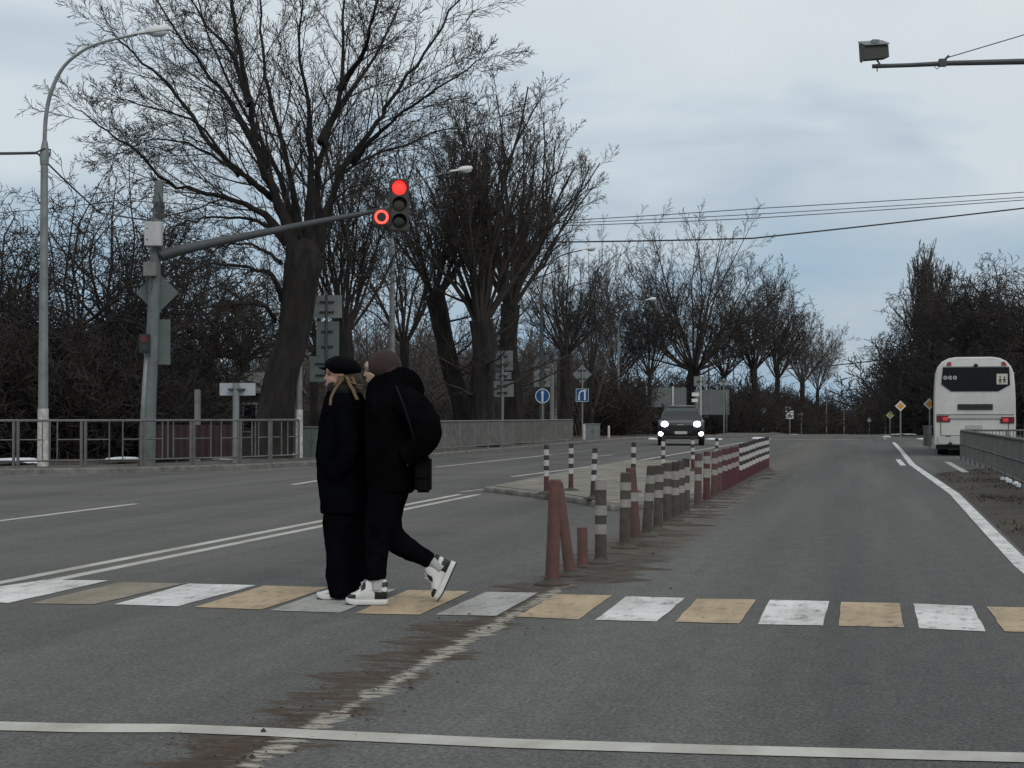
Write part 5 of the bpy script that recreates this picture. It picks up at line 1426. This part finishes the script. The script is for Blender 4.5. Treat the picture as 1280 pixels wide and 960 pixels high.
mb = MB(); mb.tube([(-.60, 2.02, 1.675), (0, 1.99, 1.70), (.60, 2.02, 1.675)], .022, 6); mb.build('roof_edge', mat('chrome_dull', (.30, .32, .32), .3, metal=.6), car)
mb = MB(); mb.add([(-.46, -.035, .52), (.46, -.035, .52), (.52, -.03, .86), (-.52, -.03, .86), (-.46, .05, .52), (.46, .05, .52), (.52, .05, .86), (-.52, .05, .86)],
                  [(0, 1, 2, 3), (7, 6, 5, 4), (0, 4, 5, 1), (1, 5, 6, 2), (2, 6, 7, 3), (3, 7, 4, 0)]); gr = mb.build('grille', mat('grille_black', (.006, .006, .006), .5), car)
for k in range(4):
    mb = MB(); mb.box((0, -.045, .60 + k * .065), (.88, .016, .012)); mb.build('grille_bar', mat('grille_bar', (.03, .032, .033), .4), gr)
mb = MB(); mb.box((-.02, -.06, .88), (.28, .03, .045), bev=.01); mb.build('emblem', mat('chrome', (.45, .46, .46), .25, metal=.8), car)
mb = MB(); mb.box((0, -.07, .545), (.52, .02, .12), bev=.005); mb.build('number_plate', mat('plate', (.45, .45, .43), .5), car)
mb = MB(); mb.box((0, -.02, .36), (1.5, .10, .12), bev=.03); mb.build('bumper', mat('bumper_dark', (.02, .02, .021), .5), car)
M_head = mat('headlight_on', (1, .99, .96), .3, emit=5.0)
for s in (-1, 1):
    mb = MB(); mb.ball((s * .68, .02, .90), (.155, .08, .135), seg=18); mb.build('headlight', M_head, car, smooth=True)
    mb = MB(); mb.ball((s * .83, .02, .50), (.125, .06, .10), seg=14); mb.build('fog_light', M_head, car, smooth=True)
    mb = MB(); mb.box((s * 1.08, 1.45, 1.22), (.20, .10, .15), bev=.03); mb.tube([(s * .95, 1.48, 1.15), (s * 1.05, 1.46, 1.2)], .03, 6); mb.build('mirror', M_car, car)
    for y in (.85, 4.0):
        mb = MB(); mb.tube([(s * .74, y, .37), (s * .98, y, .37)], .385, 24); w_ = mb.build('wheel', M_black, car, smooth=True, auto=40)
        mb = MB(); mb.tube([(s * .982, y, .37), (s * .99, y, .37)], .23, 16); mb.build('rim', M_steel, w_)
    mb = MB(); mb.tube([(s * .84, 1.32, 1.20), (s * .68, 1.93, 1.61)], .025, 5); mb.build('pillar', mat('pillar_grey', (.10, .11, .11), .4), car)

# ================================================================== PEOPLE
M_skin = mat('skin', (.42, .235, .18), .55, .12, 20)
M_skin2 = mat('skin_pale', (.40, .27, .20), .55, .12, 20)
M_coat1 = mat('navy_cloth', (.0035, .0038, .0052), .95, .4, 5, bump=.5, bscale=22, spec=.0)
M_coat2 = mat('black_cloth', (.0038, .0038, .0042), .95, .4, 5, bump=.5, bscale=18, spec=.0)
M_trs = mat('black_trousers', (.0042, .0042, .0060), .95, .3, 6, bump=.4, bscale=25, spec=.0)
M_hair2 = mat('brown_hair', (.046, .025, .020), .85, col2=(.028, .015, .012), scale=14, stretch=(6, 6, 1), bump=.7)
M_hair1 = mat('blonde_hair', (.235, .165, .08), .8, col2=(.09, .06, .03), scale=30, stretch=(5, 5, 1), bump=.6)
M_hair1d = mat('dark_blonde_roots', (.035, .024, .016), .8, .4, 20)
M_beret = mat('beret_wool', (.004, .004, .005), 1.0, bump=.5, bscale=60, spec=.05)
M_shoew = mat('shoe_white', (.62, .62, .60), .5, .08, 10)
M_shoeb = mat('shoe_black', (.010, .010, .010), .5)
M_sole = mat('outsole', (.02, .02, .02), .8)
M_sock = mat('sock_grey', (.40, .40, .42), .9, .15, 30, bump=.4)

def ell_ring(cx, cy, z, rx, ry, n=24, sq=2.3):
    out = []
    for k in range(n):
        t = 2 * PI * k / n; c, s = math.cos(t), math.sin(t)
        out.append(Vector((cx + rx * math.copysign(abs(c) ** (2 / sq), c), cy + ry * math.copysign(abs(s) ** (2 / sq), s), z)))
    return out
def remesh(o, vox, smooth=4, disp=0.0, dscale=.12, seed=0):
    m = o.modifiers.new('union', 'REMESH'); m.mode = 'VOXEL'; m.voxel_size = vox; m.use_smooth_shade = True
    m = o.modifiers.new('smooth', 'SMOOTH'); m.iterations = smooth; m.factor = .5
    if disp:
        t = bpy.data.textures.new('folds', 'CLOUDS'); t.noise_scale = dscale; t.noise_depth = 3
        m = o.modifiers.new('folds', 'DISPLACE'); m.texture = t; m.strength = disp; m.mid_level = .5; m.texture_coords = 'LOCAL'
class Fig:
    def __init__(s, px0, py0, label, name='person'):
        s.px0, s.py0 = px0, py0; s.p = (py0 - 520) / 1.25
        g_ = G(px0, py0); s.root = thing(name, label, 'person', (g_.x, g_.y, 0), YAW)
    def P(s, px, py, v=0.0): return Vector(((px - s.px0) / s.p, v, (s.py0 - py) / s.p))
    def slab(s, mb, rows, n=26, sq=2.3):          # rows: py, xl, xr, half depth, v
        rr = []
        for r_ in rows:
            py, xl, xr, ry = r_[:4]; v = r_[4] if len(r_) > 4 else 0
            a, b = s.P(xl, py), s.P(xr, py); rr.append(ell_ring((a.x + b.x) / 2, v, a.z, (b.x - a.x) / 2, ry, n, sq))
        mb.rings(rr)
    def limb(s, mb, pts, n=16):                   # pts: px, py, v, r in px
        mb_pts = [s.P(*q[:3]) for q in pts]; P, Q = smooth_path(mb_pts, [q[3] / s.p for q in pts], 5); mb.tube(P, Q, n)
        for q in (P[0], P[-1]): pass
    def head(s, mb, cx, cy, tilt=0.0, k=1.0):     # facing -x; cx,cy centre of the skull in px
        c = s.P(cx, cy); Rm = Matrix.Rotation(tilt, 3, 'Y')
        def T(x, y, z): return c + Rm @ Vector((x * k, y * k, z * k))
        t = MB()
        def bl(x, y, z, rx, ry, rz, seg=20, ring=14):
            o = len(mb.v); tmp = MB(); tmp.ball((0, 0, 0), (rx * k, ry * k, rz * k), seg=seg, ring=ring)
            mb.add([T(x, y, z) + Rm @ Vector(v) for v in tmp.v], tmp.f)
        bl(.01, 0, .03, .098, .076, .092); bl(-.03, 0, -.03, .068, .062, .085); bl(-.05, 0, -.085, .038, .038, .030)
        bl(-.078, 0, .045, .028, .05, .035)                                   # brow
        mb.rings([[T(x, yy * w, z) for x, yy, z in ((-.085, 1, zz), (-.085, -1, zz), (nx, 0, zz))] for zz, w, nx in ((.035, .010, -.098), (.005, .014, -.113), (-.018, .019, -.124), (-.030, .019, -.106))])
        bl(-.094, 0, -.052, .012, .022, .0065); bl(-.092, 0, -.064, .012, .020, .008)   # lips
        for sd in (-1, 1): bl(.012, sd * .076, -.005, .020, .010, .032); bl(-.05, sd * .038, -.02, .03, .022, .025)
        return T
    def hand(s, mb, px, py, v, d, nrm_=Vector((0, 1, 0)), fist=.5):
        """palm with four unequal curled fingers and a thumb; d = direction of the forearm"""
        w = s.P(px, py, v); d = Vector(d).normalized(); side_ = d.cross(nrm_).normalized(); n2 = side_.cross(d).normalized()
        rr = []
        for t, a, b in ((0, .026, .019), (.03, .034, .016), (.07, .041, .014), (.09, .038, .011)):
            rr.append([w + d * t + side_ * a * math.cos(2 * PI * k / 12) + n2 * b * math.sin(2 * PI * k / 12) for k in range(12)])
        mb.rings(rr)
        for i, L in enumerate((.066, .076, .071, .055)):
            o = w + d * .082 + side_ * (.030 - .020 * i); p0 = o; dd = d.copy(); P = [p0 - d * .015]; 
            for j, fr in enumerate((.45, .30, .25)):
                P.append(p0); dd = (Matrix.Rotation(fist * (.5 + .35 * j), 3, side_) @ dd); p0 = p0 + dd * L * fr
            P.append(p0); mb.tube(P, [.0085, .0085, .008, .0075, .006], 8)
        o = w + d * .025 + side_ * .030
        mb.tube([o, o + (d * .6 + side_ * .8) * .035, o + (d * .9 + side_ * .4) * .06 + n2 * .012, o + d * .080 + side_ * .03 + n2 * .02], [.012, .010, .009, .006], 8)
    def eyes(s, T, body):
        for sd in (-1, 1):
            mb = MB(); mb.ball(T(-.080, sd * .032, .018), .0125, seg=12, ring=8); mb.build('eye', mat('eye', (.10, .085, .075), .3), body, smooth=True)

def shoe(parent, origin, rot, L=.272, high=True, mats=None, yoff=0.0, plain=False):
    """toe towards -x; origin is under the middle of the sole"""
    xs = [-.5, -.49] + [-.475 + .95 * k / 76 for k in range(77)] + [.49, .5]
    def prof(t):
        top = np.interp(t, [-.5, -.47, -.40, -.30, -.18, -.08, 0, .08, .2, .35, .45, .5], [.045, .066, .078, .088, .110, .148, .176, .188, .186, .180, .165, .15] if high else [.03, .045, .055, .06, .07, .09, .10, .10, .095, .092, .09, .085])
        hw = np.interp(t, [-.5, -.47, -.40, -.30, -.1, .15, .35, .46, .5], [.018, .032, .043, .048, .045, .038, .036, .030, .02])
        return top, hw
    n = 56; mb = MB(); rr = []
    for t in xs:
        top, hw = prof(t); lo = .030
        ring = []
        for k in range(n):
            an = 2 * PI * k / n; c, si = math.cos(an), math.sin(an)
            zz = lo + (top - lo) * (0.5 + .5 * si); up = max(0, (zz - .06) / .13)
            ring.append(Vector((t * L + .01 * up, math.copysign(abs(c) ** .7, c) * hw * (1 - .22 * up), zz)))
        rr.append(ring)
    vs = [p for r_ in rr for p in r_]; N = len(rr)
    fs = [(i * n + k, i * n + (k + 1) % n, (i + 1) * n + (k + 1) % n, (i + 1) * n + k) for i in range(N - 1) for k in range(n)]
    fs += [tuple(range(n)), tuple((N - 1) * n + k for k in range(n))]
    def mi(f):
        c = sum((vs[i] for i in f), Vector()) / len(f); t = c.x / L; z = c.z
        if plain: return 0
        if t < -.26 and z > .048 and not (t > -.40 and z > .074): return 1
        if -.30 < t < -.10 and z < .062: return 0
        if t > .20 and z < .092: return 1
        if t > .33 and .12 < z < .155: return 1
        if -.14 < t < -.02 and .09 < z < .15 and z > .09 + (t + .14) * .2: return 1
        return 0
    M3 = Matrix.Rotation(0, 3, 'Y') if rot is None else rot
    W = lambda p: origin + M3 @ (p + Vector((0, yoff, 0)))
    for f in fs: mb.add([], []); mb.f.append(f); mb.m.append(mi(f))
    mb.v = [tuple(W(p)) for p in vs]
    sh = mb.build('shoe', [M_shoew, M_shoeb], parent, smooth=True, auto=50)
    def slab(z0, z1, grow_, m, nm):
        mb = MB(); rings = []
        for zz, g_ in ((z0, grow_ - .002), (z0 + .004, grow_), (z1 - .004, grow_), (z1, grow_ - .003)):
            ring = []
            pts = [(t, 1) for t in xs] + [(t, -1) for t in reversed(xs)]
            for t, sd in pts:
                top, hw = prof(t); lift = .012 * max(0, (-t - .3) / .2)
                ring.append(W(Vector((t * (L + g_ * 2), sd * (hw + g_), zz + lift))))
            rings.append(ring)
        mb.rings(rings); mb.build(nm, m, sh, smooth=True, auto=50)
    slab(.006, .040, .006, M_shoew, 'sole'); slab(-.002, .008, .007, M_sole, 'outsole')
    if not plain:
        mb = MB()
        for k in range(5):
            t = -.17 + k * .032; top, hw = prof(t); z = top + .004
            mb.tube([W(Vector((t * L, -.018, z - .004))), W(Vector((t * L, 0, z + .003))), W(Vector((t * L, .018, z - .004)))], .0035, 5)
        mb.tube([W(Vector((-.10 * L, -.01, .155))), W(Vector((-.13 * L, -.03, .15))), W(Vector((-.12 * L, -.02, .135)))], .0035, 5)
        mb.build('laces', M_shoew, sh)
    return sh

# ---- walker on the left: beret, blonde hair, long navy coat
f = Fig(431, 748, 'person in a black beret and long navy coat with loose blonde strands of hair')
mb = MB(); T1_ = f.head(mb, 426, 471.5, 0.05)
f.limb(mb, [(429, 476, 0, 10), (431, 492, 0, 11), (431, 500, 0, 13)])
f.slab(mb, [(497, 420, 443, .10), (505, 412, 449, .16), (530, 410, 451, .16), (570, 412, 449, .14), (600, 410, 450, .16), (625, 410, 450, .16), (640, 414, 448, .12)])
for sd, fx, vv in ((-1, 418, -.07), (1, 444, .09)):
    f.limb(mb, [(431, 510, sd * .16, 8.5), (435, 550, sd * .22, 7), (436, 560, sd * .22, 6.5), (424, 590, sd * .17, 5)])
    f.hand(mb, 424, 590, sd * .17, (-.55, 0, -.8), fist=.5)
    f.limb(mb, [(430, 622, sd * .08, 15), (429 + (fx - 431) * .3, 665, vv, 11), (429 + (fx - 431) * .6, 705, vv, 8.5), (fx + 4, 738, vv, 6.5), (fx, 744, vv, 6)])
    f.limb(mb, [(fx + 8, 741, vv, 5), (fx - 4, 743, vv, 5), (fx - 14, 745, vv, 4)])
body = mb.build('body', M_skin, f.root); remesh(body, .006, 3)
f.eyes(T1_, body)
mb = MB()
f.slab(mb, [(480, 413, 446, .085), (487, 409, 450, .11), (494, 408, 453, .15), (503, 404, 457, .20), (515, 400.5, 460, .235), (530, 398, 462, .245), (548, 396.5, 463, .24), (565, 395, 463, .235), (585, 395.5, 462, .23), (610, 398, 460, .225), (628, 400, 459, .225), (641, 401, 458.5, .22)])
for sd in (-1, 1):
    f.limb(mb, [(431, 507, sd * .17, 15), (437, 535, sd * .24, 14), (440, 562, sd * .26, 13), (430, 582, sd * .24, 12), (418, 596, sd * .20, 10)])
c_ = mb.build('coat', M_coat1, f.root); remesh(c_, .011, 5, .022, .10)
mb = MB(); f.limb(mb, [(417, 483, 0, 9), (432, 481, .0, 13.0)]); 
rr = []
for k in range(20):
    an = 2 * PI * k / 20; cc = f.P(430 + 17 * math.cos(an), 488 - 3.5 * math.cos(an) * -1, .115 * math.sin(an)); rr.append((cc, an))
ring = [[c0 + Vector((math.cos(an) * .03 * math.cos(2 * PI * j / 8), math.sin(an) * .03 * math.cos(2 * PI * j / 8), .042 * math.sin(2 * PI * j / 8))) for j in range(8)] for c0, an in rr]
ring.append(ring[0]); mb.rings(ring, cap=False)
o = mb.build('collar', mat('collar_cloth', (.005, .0045, .0045), .95, .3, 8, bump=.6), c_, smooth=True)
mb = MB()
for sd, xb, vv in ((-1, 424, -.07), (1, 446, .10)):
    f.slab(mb, [(618, 409, 452, .13, sd * .07), (650, 404 if sd < 0 else 412, 448 if sd < 0 else 457, .125, vv), (690, xb - 15 if sd < 0 else xb - 16, xb + 16 if sd < 0 else xb + 12.5, .115, vv), (720, xb - 15, xb + 16 if sd < 0 else xb + 14, .12, vv), (737, xb - 12, xb + 17 if sd < 0 else xb + 13.5, .12, vv), (745.5, xb - 10 if sd < 0 else xb - 12, xb + 15 if sd < 0 else xb + 12, .11, vv)], sq=2.2)
c_ = mb.build('trousers', M_trs, f.root); remesh(c_, .010, 4, .016, .08)
shoe(f.root, f.P(418.5, 748, -.07), None, L=.215, high=False, plain=True)
shoe(f.root, f.P(440, 746, .10), None, L=.215, high=False, plain=True)
# beret
mb = MB(); c0 = f.P(428, 459.5); Rm = Matrix.Rotation(R(10), 3, 'Y')
def bfn(d): return 1 - .22 * max(0, -d.z) + .03 * math.sin(5 * math.atan2(d.y, d.x))
tmp = MB(); tmp.ball((0, 0, 0), (23.5 / f.p, .125, 14.5 / f.p), seg=28, ring=16, fn=bfn)
mb.add([c0 + Rm @ Vector(v) for v in tmp.v], tmp.f)
mb.tube([f.P(398, 459.5), f.P(407, 461)], [.004, .012], 8)
mb.build('beret', M_beret, f.root, smooth=True)
# hair
mb = MB(); tmp = MB(); tmp.ball((0, 0, 0), (15 / f.p, .088, 15 / f.p), seg=20, ring=12); mb.add([f.P(436, 474) + Vector(v) for v in tmp.v], tmp.f)
hr = mb.build('hair', M_hair1d, f.root, smooth=True)
def strand(pts, r0, r1, m=M_hair1):
    mb = MB(); P, Q = smooth_path([f.P(*q) for q in pts], [r0 + (r1 - r0) * i / (len(pts) - 1) for i in range(len(pts))], 6)
    for k in range(5):
        off = Vector((math.cos(k * 1.3) * r0 * .5, math.sin(k * 1.3) * r0 * .5, 0))
        mb.tube([Vector(p) + off * (1 + .3 * math.sin(i * .6 + k)) for i, p in enumerate(P)], [w * .62 for w in Q], 6)
    return mb.build('hair_lock', m, hr, smooth=True)
strand([(428, 470, -.085), (427, 478, -.12), (421, 487, -.16), (417.5, 497, -.20), (416.5, 507, -.235)], .012, .006)
strand([(434, 471, -.085), (438, 479, -.12), (443, 487, -.17), (447, 494, -.21), (450, 500, -.245)], .014, .008)
strand([(440, 471, -.07), (444, 478, -.10), (449, 484, -.13), (455, 487, -.16)], .012, .006)
strand([(432, 470, -.085), (437, 476, -.11), (445, 480, -.13), (454, 482, -.15)], .009, .006)
strand([(424, 470, -.085), (424, 476, -.10), (419, 482, -.12)], .007, .004)

# ---- walker on the right: brown hair, big black jacket, white and black high-top trainers
f = Fig(488, 754.5, 'person in a bulky black hooded jacket and black-and-white high-tops, rear foot lifted')
mb = MB(); T2_ = f.head(mb, 474.5, 464, -0.10, .93)
f.limb(mb, [(482, 468, 0, 11), (488, 484, 0, 12), (490, 494, 0, 14)])
f.slab(mb, [(490, 474, 508, .11), (500, 466, 514, .17), (530, 466, 512, .17), (565, 468, 508, .15), (595, 465, 512, .17), (615, 466, 508, .16), (628, 472, 500, .12)])
for sd in (-1, 1):
    f.limb(mb, [(500, 503, sd * .17, 9), (528, 535, sd * .22, 7.5), (531, 541, sd * .22, 7), (512, 566, sd * .20, 5)])
    f.hand(mb, 512, 566, sd * .20, (-.8, 0, -.6), fist=.6)
f.limb(mb, [(482, 610, -.09, 15), (474, 660, -.09, 11.5), (471, 700, -.09, 8), (471, 735, -.09, 5.5), (472, 744, -.09, 5)])
f.limb(mb, [(472, 742, -.09, 5), (460, 747, -.09, 3.5), (448, 748, -.09, 3)])
f.limb(mb, [(490, 608, .09, 15.5), (486, 645, .09, 13), (488, 668, .09, 11), (514, 688, .09, 8.5), (544, 706, .09, 6)])
f.limb(mb, [(544, 706, .09, 5.5), (555, 715, .09, 4.5), (555, 728, .09, 3.5), (550, 740, .09, 3)])
body = mb.build('body', M_skin2, f.root); remesh(body, .006, 3)
f.eyes(T2_, body)
mb = MB()
f.slab(mb, [(458.5, 482, 510, .06), (464, 474, 512.5, .095), (472, 465, 515, .12), (480, 460, 522, .16), (490, 458, 529, .20), (502, 457.5, 532, .24), (520, 457, 530, .255), (540, 457, 528, .255), (560, 457, 527, .25), (580, 457, 525, .24), (598, 458, 521, .23), (612, 460, 517, .215), (616, 462, 513, .20)])
f.limb(mb, [(506, 500, -.20, 19), (522, 512, -.27, 20), (534, 530, -.31, 20), (534, 548, -.31, 18), (524, 560, -.28, 15), (508, 570, -.25, 12)])
f.limb(mb, [(500, 500, .20, 17), (516, 516, .26, 17), (522, 536, .29, 17), (514, 558, .27, 14), (500, 570, .24, 11)])
f.limb(mb, [(506, 466, 0, 9), (514, 480, 0, 14), (516, 490, 0, 15)])
c_ = mb.build('jacket', M_coat2, f.root); remesh(c_, .011, 5, .030, .11)
mb = MB()
f.limb(mb, [(487, 604, -.09, 24), (478, 640, -.09, 20), (473.5, 670, -.09, 16.5), (471.5, 700, -.09, 14), (471.5, 716, -.09, 13.2), (472, 723, -.09, 11.5)], 20)
f.limb(mb, [(488, 604, .08, 26), (484, 632, .09, 20.5), (483, 655, .09, 18), (489, 672, .09, 16.5), (507, 686, .09, 14.5), (526, 696, .09, 11.5), (538.5, 703.5, .09, 10)], 20)
c_ = mb.build('trousers', M_trs, f.root); remesh(c_, .009, 4, .016, .07)
mb = MB(); f.limb(mb, [(472, 718, -.09, 9.5), (472.5, 727, -.09, 8.6), (472.5, 736, -.09, 9)]); mb.build('sock', M_sock, f.root, smooth=True)
mb = MB(); f.limb(mb, [(535, 701, .09, 8), (543, 706, .09, 8), (551, 713, .09, 8.4)]); mb.build('sock', M_sock, f.root, smooth=True)
shoe(f.root, f.P(460, 754.5, -.09), None, L=.265)
tx, tz = Vector((22, 0, 49)).normalized(), Vector((-49, 0, 22)).normalized()
rm = Matrix((( tx.x, 0, tz.x), (0, 1, 0), (tx.z, 0, tz.z)))
shoe(f.root, f.P(559.5, 729.5, .09), rm, L=.272)
# hair: smooth brown cap falling into the collar
mb = MB(); c0 = f.P(480, 456.5)
def hfn(d): return 1 + .02 * math.sin(9 * math.atan2(d.y, d.x)) + .03 * max(0, -d.z)
tmp = MB(); tmp.ball((0, 0, 0), (21.5 / f.p, .100, 19.5 / f.p), seg=32, ring=18, fn=hfn)
for v, in zip(tmp.v):
    w = Vector(v)
    mb.v.append(tuple(c0 + w))
mb.f = tmp.f; mb.m = tmp.m
tmp = MB(); tmp.ball((0, 0, 0), (14 / f.p, .098, 17 / f.p), seg=24, ring=14); mb.add([f.P(487, 464) + Vector(v) for v in tmp.v], tmp.f)
hr = mb.build('hair', M_hair2, f.root, smooth=True)
# shoulder bag hanging behind
g_ = f.root
bag = thing('shoulder_bag', 'small black shoulder bag hanging behind the right walker', 'bag', f.root.location, YAW)
mb = MB()
cB = f.P(530.5, 592, -.13); mb.box(cB, (.104, .20, .235), bev=.016); bb_ = mb.build('bag_body', mat('bag_leather', (.004, .004, .0045), .8, spec=.08), bag, smooth=True, auto=30)
mb = MB(); mb.box(cB + Vector((0, -.105, .04)), (.094, .016, .13), bev=.006); mb.build('flap', mat('bag_leather', (0, 0, 0)), bb_)
mb = MB(); P, Q = smooth_path([f.P(529, 573, -.22), f.P(521, 545, -.40), f.P(512, 515, -.42), f.P(503, 494, -.33), f.P(497, 483, -.18)], [.007] * 5, 6); mb.tube(P, Q, 6)
mb.build('strap', mat('strap_black', (.007, .007, .008), .8, spec=.1), bag, smooth=True)
